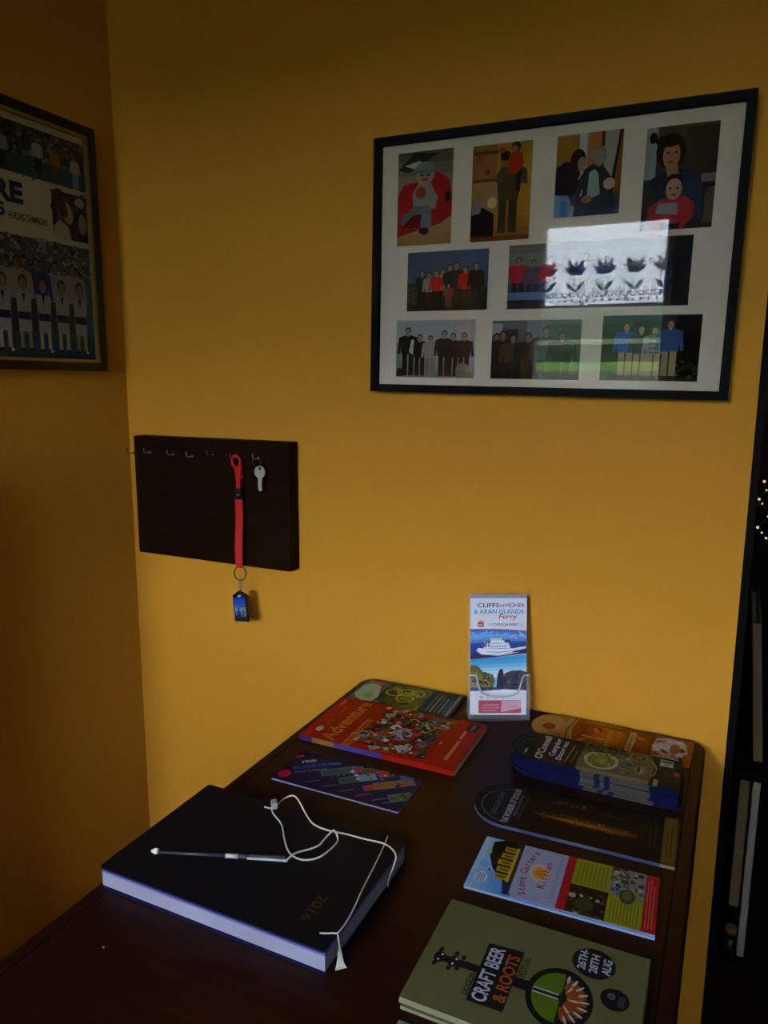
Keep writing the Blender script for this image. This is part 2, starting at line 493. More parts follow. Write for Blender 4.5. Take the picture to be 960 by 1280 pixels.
# inset line that runs round the edge of the top
bm = bmesh.new()
o, i = loc(rrect(TX0+.0178, TY0+.0178, TX1-.0178, TY1-.0178, .022)), loc(rrect(TX0+.0195, TY0+.0195, TX1-.0195, TY1-.0195, .0205))
A = [bm.verts.new((x, y, TZ+.00008)) for x, y in o]; B = [bm.verts.new((x, y, TZ+.00008)) for x, y in i]
for k in range(len(A)): bm.faces.new((A[k], A[(k+1) % len(A)], B[(k+1) % len(A)], B[k]))
link('inlay_line', bm, M['trim'], table)
bm = bmesh.new()
x0, x1, y0, y1 = TX0+.06-tcx, TX1-.06-tcx, TY0+.06-tcy, TY1-.06-tcy
for a, b in (((x0, y0), (x1, y0+.02)), ((x0, y1-.02), (x1, y1)), ((x0, y0+.02), (x0+.02, y1-.02)), ((x1-.02, y0+.02), (x1, y1-.02))):
    box(bm, (a[0], a[1], TZ-.115), (b[0], b[1], TZ-.024))
link('apron', bm, M['mahogany'], table)
for sx in (x0+.012, x1-.012):
    for sy in (y0+.012, y1-.012):
        bm = bmesh.new()
        box(bm, (sx-.024, sy-.024, TZ-.13), (sx+.024, sy+.024, TZ-.024), .002)
        cyl(bm, (sx, sy, TZ-.13), (sx, sy, TZ-.16), .024, .017); cyl(bm, (sx, sy, TZ-.16), (sx, sy, TZ-.2), .023, .023)
        cyl(bm, (sx, sy, TZ-.2), (sx, sy, .03), .022, .014); cyl(bm, (sx, sy, .03), (sx, sy, 0), .018, .016)
        link('leg', bm, M['mahogany'], table)

# ================================================================== COLLAGE FRAME ON THE BACK WALL
FX, FZ, FW, FH = .915, .775+TZ, .5993, .433
roll = .0132
fr = thing('picture_frame', 'black picture frame holding a collage of nine family photographs, on back wall', 'picture', (FX, 0, FZ))
fr.rotation_euler = (0, roll, 0)
def frame_mesh(w, h, b, y0, y1, bev=.0015):
    bm = bmesh.new()
    box(bm, (-w/2, y1, -h/2), (-w/2+b, y0, h/2)); box(bm, (w/2-b, y1, -h/2), (w/2, y0, h/2))
    box(bm, (-w/2+b, y1, -h/2), (w/2-b, y0, -h/2+b)); box(bm, (-w/2+b, y1, h/2-b), (w/2-b, y0, h/2))
    return bm
link('moulding', frame_mesh(FW, FH, .0135, -.0005, -.0215), M['blackframe'], fr)
bm = bmesh.new(); box(bm, (-FW/2+.0135, -.011, -FH/2+.0135), (FW/2-.0135, -.002, FH/2-.0135)); link('mount_board', bm, M['mat'], fr)
bm = bmesh.new(); box(bm, (-FW/2+.0135, -.0165, -FH/2+.0135), (FW/2-.0135, -.0150, FH/2-.0135)); link('glass', bm, M['pane'], fr)

def photo(x0, x1, z0, z1, art, bg):
    zz = lambda z, x: z+TZ+.0132*(x-FX)-FZ
    xm = (x0+x1)/2
    a, b, c, d = x0-FX, x1-FX, zz(z0, xm), zz(z1, xm)
    bm = bmesh.new(); box(bm, (a, -.0114, c), (b, -.011, d)); colour_faces(bm, bm.faces[:], lin(bg))
    art.F = [(p, (q[0]*.72, q[1]*.72, q[2]*.72, 1), k) for p, q, k in art.F]
    art.emit(bm, lambda u, v, h: (a+(b-a)*u, -.0114-h, c+(d-c)*v))
    return link('photograph', bm, M['photo'], fr)

U = (0, 0, 1, 1)
# 1 toddler in grey on a red beanbag
a = Art(U, 3); asp = 1.5
a.grad(0, 0, 1, 1, ['a8844e', 'b89868', 'a09078', '6a6858'])
a.poly([(0, .82), (.3, .99), (.75, .96), (.55, .9), (.2, .78)], '2a3232').poly([(.12, .86), (.4, .9), (.5, .86), (.3, .82)], 'c4ccd0')
a.poly([(0, .1), (0, .55), (.12, .66), (.4, .68), (.72, .78), (.95, .68), (1, .5), (1, .3), (.8, .22), (.4, .16)], 'b01828')
a.poly([(.08, .18), (.4, .2), (.5, .32), (.2, .38)], '701420')
a.poly([(.28, .55), (.38, .67), (.6, .67), (.74, .5), (.7, .38), (.3, .38)], '9a9a98')
a.poly([(.02, .28), (.3, .42), (.62, .42), (.6, .33), (.3, .33), (.1, .22)], '6c7884').poly([(.46, .4), (.62, .4), (.64, .18), (.5, .12), (.44, .2)], '74808c')
a.ell(.5, .15, .09, .04, '2c2c30').ell(.92, .5, .05, .06, '20242c')
a.ell(.5, .755, .17, .115, 'c09880').ell(.5, .81, .17, .08, '84908c').rect(.34, .77, .66, .80, '707c7c')
a.ell(.44, .745, .025, .012, '30221c').ell(.56, .745, .025, .012, '30221c').ell(.5, .70, .06, .018, '9a5048').ell(.42, .56, .09, .06, 'b83c34')
photo(.659, .760, .814, .967, a, 'a08860')
# 2 man holding up a child in red
a = Art(U, 4)
a.grad(0, 0, 1, 1, ['a06820', 'c48a2c', 'c8962c', 'b88820']).rect(0, .35, .42, 1, '9c6c34').rect(.02, .9, .44, .94, '5c3c18').rect(.02, .62, .42, .65, '6a4218')
a.rect(0, .2, .42, .62, 'b08850').ell(.12, .86, .06, .04, 'b83820').ell(.26, .72, .05, .03, '8a3018').poly([(0, .02), (0, .32), (.2, .36), (.4, .28), (.4, .04)], '14100e').poly([(0, .28), (.1, .45), (.2, .42), (.16, .3)], '8a94a0')
a.ell(.36, .4, .08, .06, 'd8d090').rect(0, 0, 1, .05, '7c3c18')
a.rect(.47, .08, .6, .5, '3a301c').rect(.64, .08, .78, .5, '3a301c').poly([(.46, .42), (.8, .42), (.84, .7), (.72, .76), (.5, .76), (.42, .68)], '58482a')
a.poly([(.4, .62), (.46, .58), (.74, .6), (.94, .56), (.92, .72), (.8, .76), (.5, .76)], '5c4c30').poly([(.76, .5), (.82, .5), (.84, .7), (.74, .72)], '1c1814')
a.ell(.56, .83, .09, .07, '9c6a48').ell(.56, .87, .09, .05, '2a1c14').poly([(.6, .7), (.62, .86), (.7, .92), (.84, .88), (.86, .76), (.76, .68)], 'c02818').ell(.73, .95, .08, .055, '3c2418').ell(.71, .93, .05, .035, 'a8745a').ell(.5, .93, .05, .03, 'c03020')
photo(.7945, .895, .8115, .9625, a, 'b88830')
# 3 two people with a baby
a = Art(U, 5)
a.grad(0, 0, 1, 1, ['404c6a', '5a5448', 'a87c34', 'b08848']).rect(0, .5, .34, .98, 'a87424').rect(.35, .5, .47, 1, 'c8d4d4').rect(.48, .5, .7, 1, 'c07c3c').rect(.68, .5, .73, 1, '30281c').rect(.73, .3, .93, 1, 'b4b4a0').poly([(.86, .25), (.98, 1), (1, 1), (1, .25)], '9a5c1c').poly([(.82, .22), (.95, 1), (.98, 1), (.88, .22)], '1e140c')
a.poly([(0, .2), (0, .6), (.14, .68), (.3, .66), (.4, .5), (.34, .3), (.2, .2)], '14121a').poly([(0, 0), (0, .28), (.22, .26), (.28, .1), (.26, 0)], '7c9cc8').rect(.1, 0, .2, .2, '4c7cc0')
a.ell(.34, .68, .12, .14, '18100c').ell(.40, .63, .065, .09, 'b0806a')
a.poly([(.3, .0), (.36, .4), (.44, .56), (.56, .62), (.74, .58), (.86, .44), (.94, .1), (.9, 0)], '30343c').poly([(.5, .18), (.52, .52), (.6, .56), (.66, .5), (.7, .25)], 'a8bcb4')
a.ell(.65, .72, .12, .12, '8c8474').ell(.66, .67, .075, .085, 'b88c74').ell(.62, .735, .13, .06, 'a09884')
a.ell(.83, .37, .09, .07, 'd0b49c').ell(.5, .2, .08, .05, 'b07c64').line([(.36, .45), (.4, .52)], .02, 'dcd8b0').line([(.4, .24), (.43, .32)], .02, 'dce0dc').poly([(.25, .0), (.28, .14), (.36, .08), (.33, 0)], 'c8ccc4')
a.poly([(.3, 0), (.32, .12), (.9, .16), (.9, 0)], '2c3858')
photo(.934, 1.035, .839, .961, a, '887040')
# 4 woman with dark hair holding a toddler in red
a = Art(U, 6)
a.grad(0, 0, 1, 1, ['2c2420', '382e26', '443a2c', '5a5242']).rect(0, .5, .16, 1, '9ca8a8').ell(.1, .9, .055, .055, '14100e').rect(.55, .55, 1, .97, '40382a').rect(.8, .44, 1, .52, '8c8c84').rect(.84, .38, 1, .43, '242424').poly([(.84, .05), (.88, .36), (1, .4), (1, .05)], '6c5444')
a.poly([(0, 0), (.02, .36), (.1, .5), (.3, .58), (.6, .58), (.8, .48), (.88, .2), (.86, 0)], '18242e').poly([(.52, .1), (.56, .55), (.7, .54), (.82, .44), (.84, .1)], '20405c')
a.ell(.36, .76, .21, .17, '1c120c').ell(.37, .72, .12, .135, 'b88468').poly([(.3, .62), (.46, .62), (.5, .5), (.34, .5)], 'b07c60').ell(.33, .86, .2, .06, '20140e')
a.ell(.32, .745, .025, .01, '20140e').ell(.43, .745, .025, .01, '20140e').ell(.37, .655, .05, .014, '8c4438').line([(.375, .74), (.37, .69)], .014, 'a07054')
a.poly([(.06, .0), (.1, .22), (.26, .3), (.6, .32), (.74, .24), (.72, .1), (.6, 0)], 'a82430').poly([(.2, .16), (.24, .26), (.5, .26), (.52, .14)], '98a8a8')
a.ell(.43, .44, .13, .1, '2a1a12').ell(.44, .39, .115, .105, 'c89c80').ell(.39, .40, .02, .01, '20140e').ell(.49, .40, .02, .01, '20140e').ell(.44, .335, .04, .012, '984c40').poly([(.3, 0), (.32, .06), (.56, .06), (.54, 0)], '242c38')
photo(1.0685, 1.1695, .8085, .955, a, '4a4234')
# 5 family group in red and black out of doors at dusk
a = Art(U, 7); asp = .67
a.grad(0, 0, 1, 1, ['2a2a1c', '3a3a28', '56606c', '4c5e78', '46587a']).rect(0, 0, 1, .06, '2c2c24').blobs(0, .1, .3, .6, 14, .03, .08, ['3c4020', '4a4a24', '30341c']).blobs(.8, .1, 1, .6, 8, .03, .07, ['3c4424', '343a20'])
for u, h, t, l, sk in ((.19, .62, '2c2824', '181614', 'b08a74'), (.28, .6, 'b0a89c', '4a2c24', 'b08a74'), (.45, .64, 'a8a098', '1c1a1a', 'b08a74'), (.54, .7, '1a1a1c', '141416', 'b08a74'), (.62, .74, '24262a', '141416', 'a88068'), (.37, .62, 'c4241c', '242020', 'b08a74'), (.73, .66, 'c8281c', '221c1c', 'b89078'), (.86, .72, '1a1a20', '141418', 'a88068')):
    a.fig(u, .06, h, t, l, sk, '241a14', 1.1, asp)
a.fig(.53, .05, .4, '8c4c40', '8a4a3c', 'c09478', '241a14', 1.3, asp)
photo(.681, .829, .702, .8015, a, '46546a')
# 6 wide group photograph with people in red
a = Art(U, 8); asp = .36
a.grad(0, 0, 1, 1, ['30363c', '34506e', '4a6a8a', '7c8c90', '8c9488', '70786c']).rect(.88, 0, 1, 1, '141a24').rect(.3, .15, .6, .32, '3c7c6c').rect(.4, .2, .85, .5, '5c7c68')
for u, h, t in ((.06, .7, 'b42430'), (.15, .66, '5c4c74'), (.25, .7, 'c02434'), (.33, .66, '56544c'), (.45, .72, '2c3c84'), (.56, .66, '344488'), (.68, .6, '4c6c70'), (.8, .6, '7c5c70')):
    a.fig(u, .1, h, t, '2c3444', 'a08878', '403830', 1.5, asp)
a.rect(0, .14, .28, .26, '5c86b0')
photo(.864, 1.1465, .6985, .8005, a, '5c6c74')
# 7 six people standing in a white room
a = Art(U, 9); asp = .67
a.grad(0, 0, 1, 1, ['8c9498', 'a8b4b8', 'b4c0c4', 'aab8be']).rect(.72, .1, .98, .98, 'b0b0b8').rect(.76, .15, .94, .9, 'bcbcc2').rect(0, .1, .06, .6, '7c9894').poly([(0, .02), (.02, .16), (.12, .14), (.1, .02)], '1c1c1e').rect(.45, .0, .75, .06, '8a8460')
for u, h, t, l in ((.155, .84, '141414', '101010'), (.31, .72, '18181a', '121214'), (.445, .7, 'a8a49c', '8c8880'), (.62, .78, '161618', '121214'), (.73, .74, '141416', '101012'), (.87, .74, '1a1a28', '14141a')):
    a.fig(u, .03, h, t, l, 'b48e78', '2c201a', 1.25, asp)
a.poly([(.17, .45), (.2, .66), (.235, .66), (.22, .4)], 'c8c8c8').ell(.86, .12, .09, .14, '9c9c9c').rect(.78, .0, .96, .12, '8a8272')
photo(.662, .8105, .5875, .6865, a, 'a8b2b4')
# 8 dim group indoors
a = Art(U, 10); asp = .65
a.grad(0, 0, 1, 1, ['242826', '384240', '586664', '6a7876']).rect(0, .75, .12, .95, 'a8b4b8').rect(.4, .6, .56, 1, '8c9c9c').rect(.62, .1, .98, .92, '50625c').rect(.66, .14, .94, .86, '586c64').rect(.16, .65, .3, .85, '3c3c34')
for u, h, t in ((.06, .78, '1c1e1e'), (.13, .82, '202424'), (.25, .76, '4c4828'), (.42, .78, '242428'), (.62, .88, '4a4844'), (.8, .8, '1c2424')):
    a.fig(u, -.1, h+.1, t, '1a1c1c', '94786a', '241e1a', 1.5, asp)
photo(.8405, .990, .585, .6815, a, '3c4644')
# 9 four people in front of a dark house and lawn
a = Art(U, 11); asp = .66
a.grad(0, 0, 1, 1, ['2c3a18', '3c4c20', '1c2018', '161a20', '2a3c58']).rect(.25, .82, .68, .9, '2c4a60').ell(.47, .86, .16, .05, '10141a').rect(0, .35, .25, .8, '0e1014').rect(.75, .05, 1, .98, '12140e').blobs(0, .02, 1, .3, 60, .02, .05, ['3c5420', '50682c', '2a381a'])
for u, t, l, h in ((.255, '2a56b0', 'b89474', .8), (.41, '303444', 'b89474', .76), (.545, '94909c', 'b89474', .74), (.70, '3c5c98', 'a89a7c', .84)):
    a.fig(u, .08, h, t, l, 'c09478', '4a3826', 1.3, asp)
for k in range(5): a.rect(.49, .42+k*.07, .60, .44+k*.07, '54505c')
photo(1.023, 1.169, .5835, .684, a, '1c2420')

# ================================================================== POSTER ON THE LEFT WALL
PY1, PZ0, PZ1, PW = -.072, .598+TZ, 1.0715+TZ, .62
PHH = PZ1-PZ0
po = thing('framed_poster', 'dark brown framed sports poster with team photograph and gilt slip, on left wall', 'picture', (0, PY1-PW/2, (PZ0+PZ1)/2))
# local: u = to the right seen from the room = +y ; face at +x
def pbox(bm, u0, v0, u1, v1, d0, d1, bev=0): return box(bm, (d0, u0, v0), (d1, u1, v1), bev)
bm = bmesh.new(); w, h, b = PW/2, PHH/2, .0165
pbox(bm, -w, -h, -w+b, h, .0005, .021); pbox(bm, w-b, -h, w, h, .0005, .021); pbox(bm, -w+b, -h, w-b, -h+b, .0005, .021); pbox(bm, -w+b, h-b, w-b, h, .0005, .021)
link('moulding', bm, M['brownframe'], po)
bm = bmesh.new(); c = b+.006
pbox(bm, -w+b, -h+b, -w+c, h-b, .006, .017); pbox(bm, w-c, -h+b, w-b, h-b, .006, .017); pbox(bm, -w+c, -h+b, w-c, -h+c, .006, .017); pbox(bm, -w+c, h-c, w-c, h-b, .006, .017)
link('gilt_slip', bm, M['gilt'], po)
bm = bmesh.new(); pbox(bm, -w+c, -h+c, w-c, h-c, .0125, .0140); link('glass', bm, M['pane'], po)
# artwork in metres: u relative to the poster centre, v relative to its centre
yc, zc = PY1-PW/2, (PZ0+PZ1)/2-TZ
u_ = lambda y: y-yc
v_ = lambda z: z-zc
ub, vb = w-c, h-c
a = Art((-ub, -vb, ub, vb), 21)
a.rect(-ub, -vb, ub, vb, 'c2bc96')
L0, Rr = -ub+.012, u_(-.0935)
# top strip: players before a crowd
a.rect(L0, v_(.949), Rr, v_(1.037), '3c423e').blobs(L0, v_(.978), Rr, v_(1.034), 420, .003, .007, ['6c6c60', '4a4a44', '26282a', '80786a', '383c3c', '5a4c40'])
a.rect(L0, v_(.949), Rr, v_(.982), '2c5058').blobs(L0, v_(.951), Rr, v_(.978), 50, .003, .012, ['2a5058', '356870'], .4)
for y, z, t, l in ((-.205, .972, 'a8a898', '20242a'), (-.118, .962, 'a8a494', '989484'), (-.165, .966, '8c6c34', '6c4828'), (-.28, .967, '94948c', '2c3034'), (-.36, .967, 'a8a494', '20242a'), (-.45, .967, '8c6c34', '6c4828'), (-.54, .967, 'a8a89c', '20242a')):
    a.fig(u_(y), v_(z)-.012, .062, t, l, '8c6c54', '3a2a1c', 1.3, .8)
# title band
a.text('CLARE', u_(-.2435), v_(.915), .034, '22305c', bold=.05, align='R', w=.168)
a.text('1995', u_(-.284), v_(.881), .022, '22305c', bold=.03, align='R', w=.07)
a.text('HURLING CHAMPIONS', u_(-.193), v_(.8735), .0125, '2a2a24', bold=.02, align='R', w=.084)
# portrait
a.rect(u_(-.180), v_(.851), u_(-.0945), v_(.938), '2c2a2c').blobs(u_(-.178), v_(.853), u_(-.097), v_(.936), 40, .004, .012, ['383638', '484444', '222024', '5a5450'])
a.ell(u_(-.150), v_(.905), .018, .026, '6c5040', .3).ell(u_(-.143), v_(.900), .0125, .020, 'a88c78', .3).ell(u_(-.159), v_(.914), .012, .026, '46322a', .5).poly([(u_(-.18), v_(.851)), (u_(-.178), v_(.872)), (u_(-.163), v_(.885)), (u_(-.142), v_(.874)), (u_(-.138), v_(.851))], 'a8a8a8').ell(u_(-.112), v_(.925), .012, .009, 'a89c88').ell(u_(-.108), v_(.885), .01, .02, '8c8078')
# team photograph
TB, TT = v_(.618), v_(.840)
a.rect(L0, TB, Rr, TT, '4c5254').blobs(L0, v_(.775), Rr, TT, 620, .0025, .006, ['8c8c88', '6a6c70', '3c3e44', '9a948c', '585a5e', '2a2c32', '746a64'])
a.rect(L0, TB, Rr, v_(.662), '20505c').poly([(u_(-.155), v_(.66)), (u_(-.15), v_(.775)), (Rr, v_(.765)), (Rr, v_(.66))], '2c6a70')
a.grad(L0, TB, Rr, v_(.645), ['1c4058', '265a66'], 6)
y = -.13
for k in range(13):
    a.fig(u_(y-.042*k-.012), v_(.668), .135, '8c8c82' if k != 2 else '2c3870', '3a3c44', '7c5e4a', '2c2018', 1.35, .95)
for k in range(12):
    yy = -.128-.044*k
    a.poly([(u_(yy)-.013, v_(.668)), (u_(yy)+.013, v_(.668)), (u_(yy)+.017, v_(.738)), (u_(yy)-.017, v_(.738))], '9a9a8e').ell(u_(yy), v_(.757), .010, .014, '3a2c20').ell(u_(yy), v_(.754), .008, .012, '8c6c56')
    a.poly([(u_(yy)-.004, v_(.738)), (u_(yy)+.004, v_(.738)), (u_(yy), v_(.72))], '28346a').rect(u_(yy)-.014, v_(.690), u_(yy)+.014, v_(.704), '26304c')
    a.poly([(u_(yy)-.014, v_(.69)), (u_(yy)+.014, v_(.69)), (u_(yy)+.014, v_(.668)), (u_(yy)-.014, v_(.668))], 'a09c90')
    for d in (-1, 1): a.rect(u_(yy)+d*.009-.004, v_(.636), u_(yy)+d*.009+.004, v_(.668), 'b8a890' if k % 3 else '9c8468').ell(u_(yy)+d*.009, v_(.635), .005, .003, '20242a')
    if k % 2 == 0: a.line([(u_(yy)+.012, v_(.634)), (u_(yy)+.004, v_(.675))], .0025, 'b8a888').ell(u_(yy)+.013, v_(.634), .004, .003, 'c8bca0')
bm = bmesh.new(); pbox(bm, -ub, -vb, ub, vb, .003, .009); colour_faces(bm, bm.faces[:], lin('c2bc96'))
a.emit(bm, lambda u, v, hh_: (.009+hh_, u, v), step=8e-6)
link('poster_print', bm, M['photo'], po)

# ================================================================== KEY BOARD, LANYARD AND KEY
kb = thing('key_board', 'dark stained wooden key board with a row of hooks, on back wall', 'key rack', (.246, 0, .332+TZ))
bm = bmesh.new(); box(bm, (-.199, -.037, -.1285), (.1965, -.0005, .1295), .0025, 2); link('board', bm, M['board'], kb)
hook_x = [.047, .093, .156, .207, .260, .318, .372]
for i, x in enumerate(hook_x):
    z = [.4285, .4315, .430, .4285, .4345, .4305, .4325][i]-.332
    X = x-.246
    bm = bmesh.new()
    tube(bm, smooth_path([(X, -.0355, z-.004), (X, -.047, z-.004), (X, -.0535, z-.0035), (X, -.0555, z+.001), (X, -.0555, z+.0065)], 5), .0009, 8)
    cyl(bm, (X, -.0368, z-.004), (X, -.039, z-.004), .0026, .0018, 10)
    link('hook', bm, M['hook'] if i else M['brass'], kb)

lx = .3185; ly = -.0475
lan = thing('lanyard', 'red lanyard with a plastic swivel clip and picture fob, on key board hook', 'lanyard', (lx, ly, .432+TZ))
def L_(x, z, y=0): return (x-lx, y, z-.432)
bm = bmesh.new()
tube(bm, smooth_path([L_(.3265, .4055), L_(.3195, .411), L_(.3165, .420), L_(.3185, .4285), L_(.3255, .4325), L_(.3335, .4285), L_(.3365, .42), L_(.3355, .411)], 5), .0034, 10)
prism(bm, [(.3245-lx, .404-.432), (.3275-lx, .378-.432), (.3265-lx, .366-.432), (.3365-lx, .366-.432), (.3385-lx, .395-.432), (.3405-lx, .412-.432), (.334-lx, .4155-.432), (.328-lx, .4095-.432)], -.004, .0035, lambda u, v, z: (u, z, v))
box(bm, L_(.337, .388, -.003), L_(.343, .397, .002), .001)
link('clip', bm, M['red'], lan)
bm = bmesh.new()
box(bm, L_(.3255, .344, -.0045), L_(.3375, .3655, .0035), .0015)
link('crimp', bm, M['black'], lan)
bm = bmesh.new(); 
for z in (.3535,): 
    cyl(bm, L_(.3295, z, -.0045), L_(.3295, z, -.0058), .0022, .0016, 10); cyl(bm, L_(.3335, z+.001, -.0045), L_(.3335, z+.001, -.0058), .0022, .0016, 10)
link('rivet', bm, M['steel'], lan)
bm = bmesh.new()
rows = []
for k in range(25):
    t = k/24; z = .346-(.346-.2025)*t; x = .3305-.0005*t+.0006*math.sin(t*5); yy = -.001-.0035*t+.0012*math.sin(t*7)
    wd = .0088 if t < .95 else .0088-.0035*(t-.95)/.05
    rows.append([bm.verts.new((x-lx+s*wd, yy+dy, z-.432)) for s, dy in ((-1, -.001), (1, -.001), (1, .001), (-1, .001))])
for A, B in zip(rows, rows[1:]):
    for k in range(4): bm.faces.new((A[k], A[(k+1) % 4], B[(k+1) % 4], B[k]))
bm.faces.new(rows[0][::-1]); bm.faces.new(rows[-1])
link('strap', bm, M['strap'], lan)
bm = bmesh.new(); tube(bm, ring_pts(L_(.3305, .1915, -.0045), .0145, (1, 0, 0), (0, .15, .99), 28), .0009, 6, True); tube(bm, ring_pts(L_(.3305, .1915, -.003), .0145, (1, 0, 0), (0, .15, .99), 28), .0009, 6, True)
link('split_ring', bm, M['brass'], lan)
bm = bmesh.new()
for k, z in enumerate((.1755, .1665, .158)):
    tube(bm, ring_pts(L_(.3305, z, -.0035), .0044, ((1, 0, 0) if k % 2 else (.3, .95, 0)), (0, 0, 1), 12), .0011, 6, True)
link('chain', bm, M['dullsteel'], lan)
fob = bpy.data.objects.new('picture_fob', None)
COL.objects.link(fob); fob.parent = lan; fob.location = (.3305-lx, -.0035, .124-.432); fob.rotation_euler = (0, math.radians(-5), math.radians(2))
bm = bmesh.new(); prism(bm, [(-.0150, -.034), (.0150, -.034), (.0150, .017), (.0180, .019), (0, .031), (-.0170, .019), (-.0150, .017)], -.0035, .0035, lambda u, v, z: (u, z, v))
link('fob_body', bm, M['black'], fob)
a = Art((-18, -33, 18, 27), 2)
a.rect(-17, -32, 17, 15, '3c5cb8').grad(-17, -12, 17, 15, ['7894c8', '4a68c0', '2c48b4', '2440b0'], 6).rect(-17, -32, 17, -22, '1c2630').poly([(-17, -22), (-6, -19), (17, -21), (17, -25), (-17, -26)], '30383c')
a.poly([(-8, -24), (-7, -4), (-3, -3), (-3, -24)], '20262c').poly([(3, -24), (4, -4), (15, -3), (15, -24)], '7c8488').poly([(-9, -4), (2, 1), (15, -1), (16, -4), (4, -5)], '586068').poly([(6, -24), (7, -10), (10, -9), (10, -24)], '1c2228')
a.ell(-2, 19, 2.2, 2.6, 'd8d8d8').ell(3, 20, 1.5, 2.4, 'e0e0e0')
bm = bmesh.new(); bm.loops.layers.float_color.new('Col'); a.emit(bm, lambda u, v, h_: (u*.8/1000, -.0035-h_-.00003, v/1000)); link('fob_picture', bm, M['gloss'], fob)
bm = bmesh.new(); box(bm, (-.0164, -.0046, -.0355), (-.0149, .0042, .0165)); box(bm, (-.0149, -.0042, -.0355), (.0150, .0042, -.0341)); link('fob_edge', bm, M['dullsteel'], fob)

kx = .372
key = thing('key', 'silver door key hanging alone on the hook furthest right', 'key', (kx, -.0535, .425+TZ))
bm = bmesh.new(); tube(bm, ring_pts((.0085, -.001, -.003), .0085, (.85, .5, 0), (0, 0, 1), 20), .0009, 6, True); link('key_ring', bm, M['brass'], key)
bm = bmesh.new()
# bow: disc with a hole, built as a ring of quads front and back
n = 24
def ringv(R, y, cx, cz): return [bm.verts.new((cx+R*math.cos(2*PI*i/n), y, cz+R*math.sin(2*PI*i/n))) for i in range(n)]
cx, cz = .0165, -.0215
O1, I1, O2, I2 = ringv(.0122, -.0035, cx, cz), [bm.verts.new((cx+.0034*math.cos(2*PI*i/n), -.0035, cz+.0068+.0034*math.sin(2*PI*i/n))) for i in range(n)], ringv(.0122, -.0013, cx, cz), [bm.verts.new((cx+.0034*math.cos(2*PI*i/n), -.0013, cz+.0068+.0034*math.sin(2*PI*i/n))) for i in range(n)]
for i in range(n):
    j = (i+1) % n
    bm.faces.new((O1[i], O1[j], I1[j], I1[i])); bm.faces.new((O2[j], O2[i], I2[i], I2[j]))
    bm.faces.new((O1[j], O1[i], O2[i], O2[j])); bm.faces.new((I1[i], I1[j], I2[j], I2[i]))
teeth = [(cx-.0042, cz-.0105), (cx-.0042, -.0545), (cx-.001, -.0595), (cx+.0042, -.0575), (cx+.0042, -.0525), (cx+.0027, -.0505), (cx+.0042, -.0485), (cx+.0024, -.046), (cx+.0042, -.0435), (cx+.0030, -.041), (cx+.0048, -.0385), (cx+.0048, cz-.0105)]
prism(bm, teeth, -.0033, -.0015, lambda u, v, z: (u, z, v))
link('key_blank', bm, M['steel'], key)

# ================================================================== BROCHURE HOLDER AND FERRY LEAFLET
tilt = math.radians(9)
hz = math.atan2(.048, .096)
hx, hy = .8915, -.074
def tilted(o): o.rotation_euler = (-tilt, 0, hz); return o
hold = thing('brochure_holder', 'clear acrylic brochure holder with scooped front pocket standing on the table', 'brochure holder', (hx, hy, TZ), hz)
# local: x right, -y towards the viewer, z up; the back leans away
sh = lambda x, y, z: (x, y+math.tan(tilt)*z, z)
bm = bmesh.new(); prism(bm, [(-.053, .004), (.053, .004), (.053, .216), (-.053, .216)], .012, .0145, lambda u, v, z: sh(u, z, v)); link('back_panel', bm, M['acrylic'], hold)
scoop = [(-.053, .004), (.053, .004), (.053, .080), (.041, .078)]
for i in range(9):
    t = i/8; a_ = PI*t
    scoop.append((.030*math.cos(a_)+(.004 if t < .5 else -.004), .054-.012*math.sin(a_)))
scoop += [(-.041, .078), (-.053, .080)]
bm = bmesh.new(); prism(bm, scoop, -.0088, -.0068, lambda u, v, z: sh(u, z, v)); link('front_pocket', bm, M['acrylic'], hold)
bm = bmesh.new(); tube(bm, [sh(x, -.0080, z) for x, z in scoop[2:-1]+[scoop[-1]]], .0016, 6); link('pocket_rim', bm, M['acrylic_edge'], hold)  # pale rim strip puts the cut edge's white sheen into the colour
for s in (-1, 1):
    bm = bmesh.new()
    P = [sh(0, -.0068, .004), sh(0, .012, .004), sh(0, .012, .080), sh(0, -.0068, .080)]
    prism(bm, [(p[1], p[2]) for p in P], s*.0530, s*.0508, lambda u, v, z: (z, u, v)); link('side_wall', bm, M['acrylic'], hold)
bm = bmesh.new(); box(bm, (-.053, -.0092, 0), (.053, .040, .0038), .0008); link('base', bm, M['acrylic'], hold)

a = Art((0, 0, 99, 210), 31)
a.rect(0, 0, 99, 210, 'e6e6f4').rect(0, 205, 99, 210, '9aa0c0')
a.text('CLIFFS', 31.5, 192.5, 7.2, '1e2a78', w=38, bold=.012).text('OF', 56, 191.6, 4.6, '1e2a78', w=9, bold=.01).text('MOHER', 78.5, 192.5, 7.2, '1e2a78', w=33, bold=0)
a.text('& ARAN ISLANDS', 50, 181.5, 8, '3c9cd0', w=88, bold=.015).text('Ferry', 66, 173, 8.5, 'c02848', w=33, bold=.008, shear=.25)
a.ell(18.5, 160, 5.2, 5.2, 'c02c48', a0=0, a1=PI).rect(13.3, 156, 23.7, 160, 'c02c48').rect(15, 158.2, 22, 159.4, 'f0e0e8').rect(12, 154.2, 25, 155.2, '5c70b0').line([(16, 161), (18.5, 164), (21, 161)], .8, 'f0e0e8')
a.text('THE', 36, 158.5, 4.4, '8cb0dc', w=11, bold=.01).text('DOOLIN FERRY', 64, 158.5, 4.4, '1e2a78', w=41, bold=.012).text('CO', 89.5, 158.5, 4.4, '8cb0dc', w=7, bold=.01)
